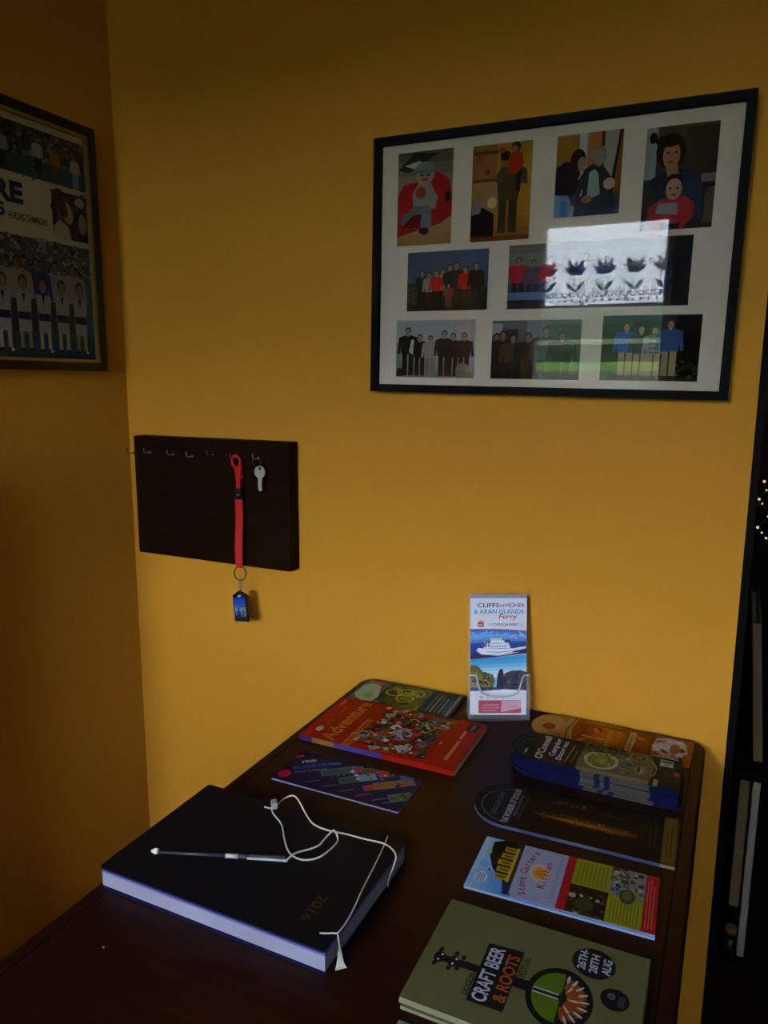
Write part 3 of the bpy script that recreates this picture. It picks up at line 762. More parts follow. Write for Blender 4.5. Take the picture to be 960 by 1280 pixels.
# ship photograph under a swoosh
top = [(i*9.9, 150+2.2*math.sin(i/10*PI*.8)-i*.45) for i in range(11)]
bot = [(i*9.9, 97+i*1.15) for i in range(11)]
a.poly(bot+top[::-1], '34549c')
def band(lo, hi, c):
    P = [(i*9.9, bot[i][1]+(top[i][1]-bot[i][1])*lo) for i in range(11)]; Q = [(i*9.9, bot[i][1]+(top[i][1]-bot[i][1])*hi) for i in range(11)]
    a.poly(P+Q[::-1], c)
for k, c in enumerate(['3a3c60', '3e4270', '3e4880', '38509a', '3050a0', '3458a8', '5c8cd0', '6a9cdc', '78acec', '5890e0', '4880d8']): band(k/11, (k+1)/11+.002, c)
a.blobs(30, 135, 98, 147, 14, 3, 8, ['8cb8ec', 'a8ccf0', '6ca0e4'], .3).blobs(2, 136, 40, 146, 6, 3, 8, ['7cb0ec'], .3)
a.poly([(10, 113), (20, 106), (50, 104), (70, 107), (98, 113), (98, 121), (70, 116), (20, 117)], 'd8e0ee').poly([(60, 108), (99, 112), (99, 117), (75, 112)], '30386c')
a.poly([(12, 117.5), (18, 108.5), (45, 107), (74, 110), (75, 117), (45, 115.5)], 'e8ecf6').line([(30, 111), (50, 110), (73, 112.5)], .9, '4c5c9c')
a.poly([(26, 117), (30, 127), (38, 131), (62, 131), (68, 125), (71, 117)], 'dfe6f4').rect(35, 131, 55, 135, 'c0ccde').rect(31, 126, 35, 129, '38405c').rect(60, 127, 70, 132, '48507c').line([(46, 135), (47, 143)], .9, 'e0e8f4').poly([(40, 135), (45, 141), (50, 135)], '8898b8')
for k in range(6): a.rect(37+k*4.6, 119.6, 39.4+k*4.6, 121.4, '3c4870')
for k in range(5): a.rect(34+k*5, 125, 36.6+k*5, 126.4, '6c7ca0')
a.blobs(22, 117, 34, 127, 10, 1, 2.4, ['b04c50', 'c8c0c8', '38406c'])
a.line(top, 1.5, 'b02c50').line(bot, 1.3, '9c3c6c')
# cliffs photograph
sky = [(i*9.9, 96+i*1.1) for i in range(11)]
a.poly([(0, 45), (99, 45)]+sky[::-1], '7cc0e8')
for k, c in enumerate(['d8e4f0', 'c0dcf0', 'a0d0ee', '7cc0ea', '58b0e4', '48a4e0']):
    a.poly([(0, 66+k*5), (99, 66+k*6.6), (99, 66+(k+1)*6.8), (0, 66+(k+1)*5.2)], c)
a.poly([(0, 45), (0, 88), (14, 86), (22, 76), (40, 71), (44, 60), (40, 45)], '6c6444').poly([(0, 45), (0, 78), (10, 80), (18, 70), (34, 66), (36, 45)], '8c7c50')
a.blobs(2, 48, 38, 72, 40, 1.5, 4.5, ['5c5638', '9c8c5c', '4a4830', '7c8450', '3c3a2c']).blobs(0, 76, 14, 86, 10, 1.5, 3, ['4c5a34', '6a7444'])
a.poly([(46, 45), (48, 70), (52, 80), (57, 81), (60, 66), (60, 45)], '3a3850').poly([(58, 45), (60, 72), (72, 76), (88, 77), (99, 74), (99, 45)], '4a4458').blobs(60, 47, 98, 73, 34, 1.5, 5, ['3c3850', '564e60', '48506a', '5c6450', '34344a'])
a.poly([(58, 72), (72, 77.5), (88, 78.5), (99, 75.5), (99, 73), (86, 76), (72, 75)], '38485c').rect(0, 41, 99, 48.5, '34406c').blobs(20, 44, 95, 48, 20, 2, 5, ['2c3860', '4c6088', '6c5c50'], .35)
a.rect(0, 0, 99, 42, 'eceef8').poly([(20, 42), (60, 45), (99, 43), (99, 41), (20, 40)], 'f0f2fa')
for k, u in enumerate((20, 33, 45, 57)): a.arc(u, 31, 3.2, 2.6, 1, 'c44868' if k < 2 else 'b4b4c8', n=12)
a.rect(15, 3, 90, 25, 'b82440').rect(22, 17, 50, 18.2, 'e4a8b8').rect(22, 12, 52, 13.4, 'd88498').rect(22, 7, 46, 8.4, 'd88498').poly([(55, 5), (55, 25), (90, 25), (90, 12)], 'e0a0b4').rect(70, 14, 86, 15.4, 'c06c88').rect(15, 25, 90, 26, 'd06c88')
bm = bmesh.new(); cl = bm.loops.layers.float_color.new('Col')
box(bm, (-.0495, -.0015, 0), (.0495, .0005, .210)); colour_faces(bm, bm.faces[:], lin('d8d8e4'))
a.emit(bm, lambda u, v, h_: ((u-49.5)/1000, -.0015-h_, v/1000))
fl = link('ferry_leaflet', bm, M['gloss'])
tag(fl, 'cliffs and islands ferry leaflet with ship picture, upright in the clear holder', 'leaflet')
nb = Vector((-math.sin(hz), math.cos(hz), 0))
p = Vector((hx, hy, TZ+.0050))+nb*(.0075+math.tan(tilt)*.005)
fl.location = p; tilted(fl)

# ================================================================== LEAFLETS LYING ON THE TABLE
def leaflet(name, label, cat, W, H, th, outline, face, art, edge, x, y, rot, m, z=0., group=None):
    o = link(name, leaflet_mesh(W, H, th, outline, face, art, edge), m, None, (x, y, TZ+z), rot)
    return tag(o, label, cat, group)

# --- green map leaflet in the back left corner
a = Art((0, 0, 100, 198), 41)
a.rect(0, 0, 100, 198, '3a4420').grad(0, 60, 100, 150, ['5c6428', '6c6a20', '4c5424', '3c4420'], 7).blobs(0, 60, 100, 150, 70, 3, 9, ['5c6a24', '7c7c28', '48541c', '8a7a30', '3a4018'])
a.rect(0, 150, 100, 198, '5c6a6c').poly([(10, 152), (6, 170), (14, 186), (30, 196), (52, 194), (66, 196), (84, 186), (86, 170), (74, 160), (52, 154), (30, 148)], 'a8b490').poly([(20, 160), (18, 172), (34, 180), (44, 170), (36, 160)], '88a868').rect(84, 160, 98, 190, 'b0642c')
for cu, cv, r in ((62, 128, 16), (70, 108, 16), (44, 100, 17), (62, 92, 13), (74, 84, 13)):
    a.arc(cu, cv, r, r, 2.6, 'c8a848', n=26)
a.ell(62, 100, 9, 9, '8a9a34').ell(46, 100, 9, 9, '6c8420').arc(78, 76, 17, 15, 2, '7ca0a8')
a.rect(0, 0, 100, 62, '36423c')
for k in range(5): a.rect(8, 46-k*8, 90-k*5, 49-k*8, '7c8c84' if k % 2 else '5c6c66')
a.rect(4, 5, 96, 11, '7c8890')
leaflet('map_leaflet', 'green and gold leaflet with pale map, behind the red booklet at table corner', 'leaflet', 100, 198, .004, rect_outline(100, 198), '3a4420', a, '6a6e62', .714, -.070, .04, M['satin'])

# --- red adventure booklet
a = Art((0, 0, 163, 270), 42)
a.rect(0, 0, 163, 270, '94180a').grad(0, 0, 163, 60, ['8c160a', '9c1e0c', '9c280c'], 5)
a.rect(0, 255, 163, 270, 'a81c10').ell(140, 262, 14, 3.5, 'c85c4c')
a.text('Your Free', 80, 249, 15, 'a04818', w=92, bold=.012).text('Adventure', 82, 224, 25, 'b87018', w=152, bold=.02).ell(34, 250, 8, 6, 'c8c4b8').poly([(24, 246), (32, 255), (46, 252), (40, 245)], 'b0a898')
a.poly([(0, 178), (0, 192), (100, 194), (100, 182)], 'a85c18').rect(6, 184, 92, 188, '8c4410')
cols = ['242c20', '384828', '6c2818', 'b42818', '4c5c7c', '8c8c8c', '342420', '586c2c', '7c5c30', 'c8c4bc', '1c2024']
for k in range(120):
    u, v = a.rnd.uniform(10, 155), a.rnd.uniform(48, 178); r = a.rnd.uniform(5, 16); t = a.rnd.uniform(0, PI)
    if v > 150 and u < 40: continue
    a.poly([(u+r*math.cos(t+i*PI/2+.2)*a.rnd.uniform(.6, 1), v+r*math.sin(t+i*PI/2)*a.rnd.uniform(.5, 1)) for i in range(4)], a.rnd.choice(cols))
a.ell(72, 116, 22, 16, '8c8c9c').ell(72, 116, 12, 9, '5c6494').blobs(54, 104, 90, 128, 22, 2, 6, ['a8a4a8', '4c5484', '9c98a8', '2c3424'])
a.poly([(96, 60), (118, 72), (140, 92), (128, 104), (104, 98), (90, 80)], '44682c').blobs(96, 66, 130, 98, 20, 3, 7, ['2c3c20', '8c8478', '5c7c34', '201c1c'])
a.ell(42, 168, 10, 8, '54649c').ell(28, 160, 8, 8, '8c3020').poly([(10, 96), (30, 80), (46, 92), (30, 112)], 'a8a49c').poly([(60, 64), (84, 56), (92, 70), (70, 80)], '303840')
a.blobs(12, 50, 156, 178, 220, 1.5, 5, ['a8a49c', '141414', 'a82818', '2c3418', '8c6c34', '384a24', '5c2014', '242c1c'])
for k in range(16):
    u, v = a.rnd.uniform(15, 150), a.rnd.uniform(55, 175); t = a.rnd.uniform(.6, 1.2); a.line([(u, v), (u+14*math.cos(t), v+14*math.sin(t)), (u+20*math.cos(t+.5), v+20*math.sin(t+.5))], 1.6, a.rnd.choice(['b0aca4', '141810', '9c2418']))
a.rect(0, 0, 163, 46, '961a0a').poly([(0, 46), (60, 50), (163, 40), (163, 46), (90, 58), (0, 54)], '961a0a').rect(22, 20, 90, 26, 'b87050').rect(96, 22, 126, 27, 'c89080').rect(128, 8, 158, 26, '2a1c1c').rect(132, 14, 154, 20, '6a5a58')
def red_edge(u, v):
    if v < 1.5: return 'b0a090'
    if u < 3: return '6c30b4' if v > 245 else ('d0a050' if 205 < v < 245 else ('6c48c0' if v > 120 else 'b02818'))
    return 'a01c10'
out = [(163, 0), (163, 268.5), (161.5, 270), (1.5, 270), (0, 268.5), (0, 245), (0, 205), (0, 120), (0, 0)]
def edge_red(u, v):
    if v <= .5: return 'b8a898'
    if u <= .5:
        return '3c2a60' if v > 245 else ('7c5c30' if v > 205 else ('443a78' if v > 120 else '901c0e'))
    return 'a01c10'
leaflet('adventure_booklet', 'thick red booklet with yellow adventure title at table left edge', 'booklet', 163, 270, .0085, out, '94180a', a, edge_red, .7525, -.2085, .008, M['gloss'])

# --- purple visitor guide
a = Art((0, 0, 90, 205), 43)
a.rect(0, 0, 90, 205, '1a1236')
ang = -.9
ca, sa = math.cos(ang), math.sin(ang)
def dia(cu, cv, w_, h_, c):
    P = []
    for x, y in ((-w_/2, -h_/2), (w_/2, -h_/2), (w_/2, h_/2), (-w_/2, h_/2)): P.append((cu+ca*x-sa*y, cv+sa*x+ca*y))
    a.poly(P, c)
for cu, cv, w_, h_, c in ((60, 124, 52, 15, '3c5444'), (47, 96, 34, 14, '30503c'), (77, 100, 14, 15, 'b03424'), (80, 82, 22, 16, '584a2c'), (62, 78, 26, 17, '6c90a8'), (82, 60, 14, 16, 'b02c24'), (38, 62, 16, 12, 'a8301c'), (62, 34, 58, 16, '8c5c28'), (85, 24, 14, 14, '3c6484'), (34, 12, 30, 17, '4c6438')):
    dia(cu, cv, w_+3, h_+3, '5c6c90'); dia(cu, cv, w_, h_, c)
a.blobs(40, 20, 86, 136, 46, 1.5, 4, ['2c4c34', '8c7434', 'c8ccd0', '3c6890', '6c3424', '1c2824']).blobs(22, 2, 46, 22, 10, 1.5, 4, ['3c5824', '7c8c48', '283818'])
a.poly([(70, 144), (75, 148), (84, 134), (79, 130)], '2c60b0')
a.poly([(66, 203), (71, 205), (80, 197), (75, 194)], 'c03040').text('FREE', 66, 179, 6, 'd0ccd8', w=22, rot=ang, bold=.02).text('BURREN', 55, 169, 8.5, '2c58b4', w=56, rot=ang, bold=.02).text('Visitor Guidebook', 43, 163, 4.6, 'a88898', w=50, rot=ang)
a.ell(19, 194, 11, 10, 'a01834')
for k, v in enumerate((150, 122, 94, 66, 40, 24)):
    a.k += 1; [a.poly([(9+q*4, v+4-q*4), (9.8+q*4, v+5-q*4), (21.8+q*3, v-9-q*4), (21+q*3, v-10-q*4)], '8c7c98', False) for q in range(2)]
leaflet('visitor_guide', 'purple free visitor guide with diagonal pictures, before the red booklet', 'leaflet', 90, 205, .0025, rect_outline(90, 205), '1a1236', a, '8c88ac', .7505, -.370, .006, M['gloss'])

# --- orange arched leaflet at the back right
def beer_art():
    a = Art((0, 0, 92, 256), 44)
    a.rect(0, 0, 92, 256, 'a8701c').grad(0, 60, 92, 190, ['7c3c10', '94500c', 'a86414', 'b07018', '8c4c10'], 8)
    a.ell(46, 230, 40, 34, 'b48a48').ell(46, 232, 36, 30, 'b8904e').ell(40, 226, 13, 11, '9c4c1c').poly([(0, 196), (40, 206), (92, 200), (92, 186), (50, 190), (0, 178)], 'b08a44')
    a.rect(10, 64, 84, 180, '8c4c0c').grad(20, 100, 76, 176, ['a4580c', 'c07818', 'a85c10', '7c3c0c'], 7).line([(0, 190), (40, 196), (92, 190)], 3, '7c4c18')
    a.blobs(12, 80, 84, 176, 26, 3, 10, ['b8701c', '7c380c', 'c88830', '94480c'], .5).rect(10, 88, 82, 98, 'b89c6c').text('BREWERY', 46, 93, 5, '5c3414', w=56, bold=.02).text('HOP & MALT', 46, 128, 4, 'c8a860', w=46).rect(30, 134, 34, 170, 'd0a860')
    a.rect(0, 0, 92, 60, '94581c').poly([(14, 14), (8, 34), (16, 56), (46, 60), (80, 56), (88, 34), (78, 12), (44, 6)], 'b8aca0').blobs(14, 14, 82, 54, 24, 3, 9, ['d0ccc8', '9c8c78', 'a87438', 'c8c4c0', '5c4430']).ell(52, 26, 18, 8, '94642c').rect(0, 0, 40, 12, 'b8701c')
    return a
leaflet('arched_leaflet', 'orange and amber arched leaflet behind the tall brochure stack by the wall', 'leaflet', 92, 256, .003, arch_outline(92, 256, 40), 'a8701c', beer_art(), '7c5420', 1.0765, -.064, -.03, M['satin'])

# --- stack of blue-edged arched brochures
W_, H_ = 90, 243
def stack_art():
    a = Art((0, 0, W_, H_), 45)
    a.rect(0, 0, W_, H_, '0c1014').arc(45, 206, 38, 32, 1.6, '384030', 0, PI).arc(45, 214, 20, 16, 1.4, '485040', .3, 2.4).poly([(14, 219), (20, 216), (34, 217), (28, 221)], '8c8c7c')
    a.text("O'Connell", 46, 197, 11, 'b4b4c4', w=76, bold=.02).text('Campdog', 53, 180.5, 8.5, 'b0b0bc', w=58, bold=.02).text('Stores', 47, 168.5, 8, 'a8a8b4', w=64, bold=.02)
    a.line([(14, 158), (70, 154)], 2, '7c7030').line([(14, 150), (56, 147)], 1.8, '605a28')
    a.poly([(0, 40), (0, 138), (20, 142), (90, 138), (90, 44), (60, 36)], '5c5638').poly([(0, 40), (0, 138), (10, 142), (12, 40)], '7c7050')
    a.ell(42, 110, 27, 25, '9c988c').ell(42, 110, 22, 20, '60601c').ell(48, 112, 13, 10, '7c7c24').ell(36, 104, 9, 8, '94802c').blobs(26, 94, 60, 126, 26, 2, 5, ['6c6c20', '48501a', '94883c', '7c8038'])
    a.poly([(60, 138), (90, 136), (90, 80), (74, 84), (66, 112)], '2c401c').blobs(62, 72, 90, 134, 30, 2, 6, ['18201a', '3c541c', '101418', '505f28', '2c2c34'])
    a.blobs(20, 66, 66, 86, 16, 2, 5, ['8c8480', '544850', '24242c', '6c6858'])
    a.ell(75, 60, 12, 13, '48441f').arc(75, 60, 12, 13, 1.8, '8c7c3c', n=22).ell(75, 60, 6, 5, '74642c').ell(38, 54, 13, 9, '6c6448').ell(38, 54, 10, 3, '948870', .1).ell(38, 56, 10, 2, '2c261c')
    a.arc(46, 92, 50, 60, 1.8, '8c8048', -2.0, -1.0)
    a.rect(0, 0, W_, 33, '10161a').rect(64, 12, 84, 30, 'a8b0ac').rect(74, 13, 82, 29, '287c4c').text('A', 69, 21, 7, '2c3834').rect(40, 2, 52, 10, '8c3c30').rect(34, 8, 48, 22, '242c30').rect(0, 28, 20, 34, '8c8860')
    return a
cuts = (36, 90, 98, 104, 112, 132)
def stack_edge(u, v):
    if u <= 20 or u >= 70:
        if 36 < v < 132: return '14183c' if 90 < v < 98 or 104 < v < 112 else '46443e'
    return '10143a'
rs = random.Random(5)
order = ['bottom', 'eighth from the top', 'seventh from the top', 'sixth from the top', 'fifth from the top', 'fourth from the top', 'third from the top', 'second from the top', 'topmost']
base_mesh = None
for k in range(9):
    th = .0031
    dx, dy = (0, 0) if k == 8 else (rs.uniform(-.0022, .0022)+(.004 if k < 2 else 0), -.0004*(8-k)+rs.uniform(-.0006, .0006))
    lab = {0: 'blue-edged arched brochure at the bottom of the tall stack', 8: 'arched brochure showing a plate of food, topmost of the tall stack'}.get(k, 'blue-edged arched brochure, %s in the tall stack' % order[k])
    if k == 0: bmx = leaflet_mesh(W_, H_, th-.0002, arch_outline(W_, H_, 34, cuts), '0c1014', None, stack_edge); base_mesh = link('arched_brochure', bmx, M['satin'])
    if k == 8: o = link('arched_brochure', leaflet_mesh(W_, H_, th-.0002, arch_outline(W_, H_, 34, cuts), '0c1014', stack_art(), stack_edge), M['gloss'])
    elif k: o = base_mesh.copy(); COL.objects.link(o)
    else: o = base_mesh
    o.location = (1.0735+dx, -.1935+dy, TZ+k*th); o.rotation_euler = (0, 0, rs.uniform(-.006, .006) if k < 8 else 0)
    tag(o, lab, 'brochure', 'arched brochures in the tall stack')

# --- black cave brochure
a = Art((0, 0, 108, 264), 46)
a.rect(0, 0, 108, 264, '050608').arc(50, 214, 42, 40, 1.8, '5c5228', -.1, PI+.1).text('DOOLIN CAVE', 51, 232, 7.5, '5c5c5c', w=56, bold=.005).text('TM', 32, 221, 3.4, '44443c').text('THE WONDER OF DOOLIN', 51, 213, 8.5, '9a9a9e', w=88, bold=.035).text('Ireland, history, underground', 54, 204.5, 4.6, '64606a', w=54, bold=.01).poly([(24, 200), (80, 196), (80, 193), (24, 196)], '2c2814')
a.poly([(48, 184), (58, 140), (56, 70), (46, 40), (38, 60), (36, 120), (42, 172)], '2c1c08').poly([(45, 180), (51, 130), (50, 60), (44, 46), (40, 70), (40, 130)], '5c3c14').poly([(45, 178), (48, 130), (46, 80), (43, 80), (42, 130)], '8c5c1c').blobs(38, 48, 54, 170, 60, 1, 4, ['4c3010', '7c5420', '2c1c0a', '94682c'], .3)
for k in range(6): a.rect(81, 158-k*8, 86+(k % 3)*2, 163-k*8, '48421c' if k % 2 else '38341c')
a.line([(80, 100), (76, 62)], 1.6, '34323a').rect(0, 0, 108, 17, '4c401c').rect(4, 2, 104, 15, '54461e').lines(16, 4, 96, 14, 2, 1.4, '2c2410').rect(30, 25, 84, 27, '24242c').rect(30, 31, 76, 33, '1c1c26')
leaflet('cave_brochure', 'black arched cave brochure with white lettering beside the tall brochure stack', 'brochure', 108, 264, .0045, arch_outline(108, 264, 50, (17, 60, 90, 150, 190)), '050608', a, lambda u, v: '6c6450' if v < 17 else ('46526c' if 90 < v < 150 or v > 190 else '38445e'), 1.0695, -.3275, .035, M['gloss'])

# --- stone cutters kitchen leaflet
a = Art((0, 0, 104, 210), 47)
a.rect(0, 0, 104, 210, '5c90cc').grad(0, 160, 104, 210, ['4c80c0', '5c8cc8', '6c9ccc', '8cb0c8'], 6).blobs(0, 196, 60, 210, 8, 4, 10, ['6c9cd0', '7ca8d0'])
a.ell(23, 196, 11, 8, 'a8b4d0').lines(15, 191, 32, 201, 4, 1.1, '5c6c90', .1)
a.poly([(46, 188), (66, 196), (96, 198), (104, 186), (104, 158), (4, 156), (4, 166), (16, 164), (30, 174), (38, 182)], '0e120e').poly([(4, 156), (4, 166), (22, 170), (30, 166), (26, 158)], '142048').rect(26, 157, 104, 168, '2c2a10')
for k in range(5): a.rect(28+k*13.5, 166, 38+k*13.5, 184-abs(k-2)*1.5, '8c7818').rect(31+k*13.5, 169, 35+k*13.5, 179, '54480e').rect(26+k*13.5, 164, 40+k*13.5, 167, 'a4902c')
a.ell(74, 198, 3, 3, 'a89c34').ell(40, 190, 3, 2, '9c5c28').rect(70, 172, 75, 178, '8c2414')
a.poly([(2, 106), (2, 154), (8, 159), (104, 160), (104, 106)], '9090b0')
for k in range(7): a.ell(57, 133, 17-k*2, 12-k*1.4, ('b0a4a8', 'b4a08c', 'b49870', 'b88c50', 'bc8434', 'c07c20', 'b86c18')[k])
s_ = 'Stone Cutters'
for k, ch in enumerate(s_):
    if ch == ' ': continue
    t = (k-6)/12
    a.text(ch, 53+t*80, 151-26*t*t-1.5*t, 8.5, '7c2c1c', rot=-t*.75, bold=.015)
s_ = 'Kitchen'
for k, ch in enumerate(s_):
    t = (k-3)/6; a.text(ch, 56+t*44, 126.5-2*t, 8.5, '7c2c1c', rot=-t*.1, bold=.015)
a.text('Family Restaurant', 54, 113, 4.6, '5c74a8', w=74)
a.rect(0, 95.5, 104, 105.5, '8c1420').rect(53, 53, 104, 95.5, '7c7c14').lines(57, 56, 100, 92, 8, 1.1, '545c24', .1)
a.rect(0, 53, 53, 95.5, '1c140e').blobs(2, 55, 51, 93, 60, 1.5, 5, ['30260f', '100f0a', '3c3a22', '48301c', '8c8474', '1c2614']).ell(22, 76, 11, 10, '2c3a1c')
a.rect(51, 16, 104, 53, '6c6c64').rect(55, 30, 74, 50, '5464a0').blobs(54, 18, 103, 51, 70, 1.5, 5, ['4c5a34', '3c4428', '7c7468', '8c8c8c', '4c2c24', '2c3424'])
a.rect(0, 15, 52, 53, '7c7c14').lines(6, 18, 48, 50, 9, 1.1, '545c24', .1).ell(54, 33, 13, 9, '3c401c').ell(55, 33, 8, 5, '545030')
a.rect(0, 0, 104, 15, '8c1618').lines(10, 3, 96, 13, 3, 1, 'a85850', .2).rect(0, 0, 3, 156, '8ca4d0')  # pale blue strip is the near side's highlight put into the print
leaflet('restaurant_leaflet', 'blue, white, red and yellow kitchen restaurant leaflet above the olive festival booklets', 'leaflet', 104, 210, .003, rect_outline(104, 210), '5c90cc', a, lambda u, v: '8090b0' if u < 8 else '74747c', 1.0865, -.4615, .045, M['gloss'])  # near edge lighter and bluer, daylight sheen put into its colour

# --- olive craft beer festival booklets (a short pile)
a = Art((0, 0, 148, 210), 48)
OL = '565634'
a.rect(0, 0, 148, 210, OL)
def tx(px, py):    # pixel on the booklet's picture grid -> portrait mm
    return px, py
BK = '0c0c10'
HX = 62.5
a.ell(HX, 193, 7.5, 5.5, BK).ell(HX, 186, 4.5, 8, BK).ell(HX, 178, 7.5, 5.5, BK).ell(HX, 170, 5, 5, BK)
for u, v in ((-9.5, 195), (10, 194), (-10, 180), (11, 178), (-7, 172), (8.5, 170)): a.ell(HX+u, v, 3.2, 2.4, BK)
for u, v in ((-3.6, 193), (3.8, 191), (-3.4, 178), (3.8, 176)): a.ell(HX+u, v, 1.3, 1.1, 'b8b8c8')
a.rect(HX-4.5, 150, HX+5, 166.5, BK)
a.poly([(23.5, 117), (22.5, 152), (101, 152.5), (104, 116.5)], BK).text('CRAFT BEER', 62.5, 142, 14, 'a8a8c0', w=72, bold=.02).text('& ROOTS', 64, 124.5, 12, '8c4414', w=62, bold=.02)
a.text('DOOLIN', 42, 156, 5.6, BK, w=27, bold=.015).line([(28, 153.2), (57, 153.2)], .7, BK).text('FESTIVAL', 85.5, 111, 5.6, BK, w=27, bold=.015).line([(66, 115), (98, 115.2)], .8, BK)
a.rect(HX-6, 98, HX+7, 117, BK)
DCU, DCV = 62, 73.5
a.ell(DCU, DCV, 37, 31, BK, n=36).ell(DCU, DCV, 30.5, 25.5, '44600e', n=36)
def arcpoly(cu, cv, ru, rv, a0, a1, n=16): return [(cu+ru*math.cos(a0+(a1-a0)*i/n), cv+rv*math.sin(a0+(a1-a0)*i/n)) for i in range(n+1)]
a.poly(arcpoly(DCU, DCV, 30.5, 25.5, PI+.05, 2*PI-.05), BK)
for k in range(9):
    t = PI+.25+k*(PI-.5)/8
    a.ell(DCU+17*math.cos(t), DCV-2+14*math.sin(t), 10, 2.6, '7c3c14', t).ell(DCU+25*math.cos(t+.13), DCV-2+20.5*math.sin(t+.13), 5, 1.4, 'a8a49c', t+.2)
    if k % 3 == 1: a.ell(DCU+14*math.cos(t+.1), DCV-2+11*math.sin(t+.1), 5, 1.6, 'a8a49c', t)
a.rect(DCU-3.2, 72, DCU-1.8, 98, 'b0b0c4').rect(DCU+2, 72, DCU+3.4, 98, 'b0b0c4').rect(DCU-1.8, 72, DCU+2, 98, '10142a').rect(DCU-11, 69, DCU+12, 72, BK).ell(DCU+.5, 70.5, 6, 4, BK)
a.ell(118, 50.5, 20, 21, BK, n=28)
a.text('26TH-', 120, 61.5, 7.5, 'a8a8b8', w=28, bold=.03).text('28TH', 118, 50, 7.5, 'a8a8b8', w=25, bold=.03).text('AUG', 118, 38, 8, 'a8a8b8', w=21, bold=.03)
a.ell(81, 25.5, 13.5, 13.2, BK, n=24).arc(84, 29, 4.2, 3.6, 1.3, '585860', n=16).arc(84, 29, 2, 1.8, .9, '585860', n=12).rect(74, 16.5, 87, 22.5, '2c2c34')
for k, lab in enumerate(('olive festival booklet at the bottom of the short pile near the front', 'olive festival booklet in the middle of the short pile near the front', 'olive craft beer festival booklet with banjo design, topmost of the short pile')):
    o = leaflet('festival_booklet', lab, 'booklet', 148, 210, .0036, rect_outline(148, 210), OL, a if k == 2 else None, '787860', 1.0895+(.0012, -.001, 0)[k], -.628+(-.0012, .0008, 0)[k], (.018, .01, .014)[k], M['matte'], k*.0038, 'olive festival booklets in the short pile')

# --- corner of a grey card below the pile
a = Art((0, 0, 99, 190), 49); a.rect(0, 0, 99, 190, '7c7c84').rect(8, 150, 90, 178, '6a6a74').lines(10, 30, 80, 140, 12, 2, '54545c')
leaflet('grey_card', 'grey printed card lying just nearer than the olive booklets, mostly cropped', 'card', 99, 190, .002, rect_outline(99, 190), '7c7c84', a, '8c8c94', 1.088, -.7665, .015, M['satin'])

# ================================================================== DIARY, PEN AND CORD
DX0, DX1, DY0, DY1 = .605, .904, -.702, -.504
DT = .027
dcx, dcy = (DX0+DX1)/2, (DY0+DY1)/2
di = thing('desk_diary', 'thick dark navy desk diary lying on the table by the left edge', 'diary', (dcx, dcy, TZ))
a_, b_ = (DX1-DX0)/2, (DY1-DY0)/2
bm = bmesh.new()
prism(bm, [(x, y) for x, y in rrect(-a_, -b_, a_, b_, .004, 4)], DT-.0026, DT, mi=0)
prism(bm, [(x, y) for x, y in rrect(-a_, -b_, a_, b_, .004, 4)], 0, .0026, mi=1)
# rounded spine along the far long side
sp = [(b_-.002, .0026)] + [(b_-.002+.006*math.sin(PI*i/8), DT/2-(DT/2-.001)*math.cos(PI*i/8)) for i in range(9)] + [(b_-.002, DT-.0026)]
prism(bm, sp, -a_+.001, a_-.001, lambda u, v, z: (z, u, v), mi=0)
for f in bm.faces:
    if abs(f.normal.z) < .5 and f.calc_center_median().z > DT-.003: f.material_index = 1
link('cover', bm, [M['cover'], M['coveredge']], di)
bm = bmesh.new(); box(bm, (-a_+.0025, -b_+.002, .0028), (a_-.0004, b_-.003, DT-.0074)); 
n_, mp_ = noise_bump(M['pages'], 40, .5, .0005, 3, (1, 1, 60))
link('page_block', bm, M['pages'], di)
bm = bmesh.new(); box(bm, (-a_+.0030, -b_+.0023, DT-.0073), (a_-.0006, b_-.003, DT-.0028)); link('top_pages', bm, M['toppages'], di)
A2 = Art((-100, -150, 100, 150), 50)
# portrait up = +x, portrait right = -y
A2.text('2016', 0, 0, 11.5, '5c3c1c', w=41, bold=-.004)
bm = bmesh.new(); bm.loops.layers.float_color.new('Col')
n0 = (.8635-dcx, -.6525-dcy)
A2.emit(bm, lambda u, v, h_: (n0[0]+v/1000, n0[1]-u/1000, DT+h_))
link('year_stamp', bm, M['matte'], di)['label'] = 'gold stamped year 2016'

def cpath(pts, z): return [(x, y, TZ+z if len(q) == 0 else TZ+q[0]) for x, y, *q in pts]
zt = DT+.0014
cx_, cy_ = .80, -.54
cord = thing('looped_string', 'off-white string with a toggle looped across the navy diary', 'string', (cx_, cy_, TZ+DT))
def shift(P): return [(x-cx_, y-cy_, z-TZ-DT) for x, y, z in P]
k_ = lambda P: smooth_path(shift(P), 6)
def zz_(pts, z=zt): return [(p[0], p[1], TZ+(p[2] if len(p) > 2 else z)) for p in pts]
main = [(.7075, -.5185), (.718, -.517), (.7195, -.508), (.7215, -.492, .030), (.731, -.4875, .034), (.7425, -.491, .033), (.768, -.511), (.7865, -.524), (.8085, -.527), (.8325, -.524), (.8575, -.523), (.8815, -.521), (.8955, -.526), (.9055, -.536, .0285), (.9075, -.546, .022), (.9065, -.556, .013), (.9065, -.560, .004)]
loop = [(.718, -.517), (.7275, -.527), (.7495, -.542), (.7695, -.566), (.7845, -.582), (.7975, -.590), (.8125, -.590), (.8245, -.580), (.8295, -.563), (.8305, -.545), (.8265, -.535), (.8175, -.528, .0315), (.8135, -.534), (.8135, -.548), (.8135, -.559), (.8065, -.571), (.8005, -.578), (.7975, -.590, .0315), (.7955, -.599, .0300), (.792, -.6035)]
bm = bmesh.new(); tube(bm, k_(zz_(main)), .0011, 8); tube(bm, k_(zz_(loop)), .0011, 8)
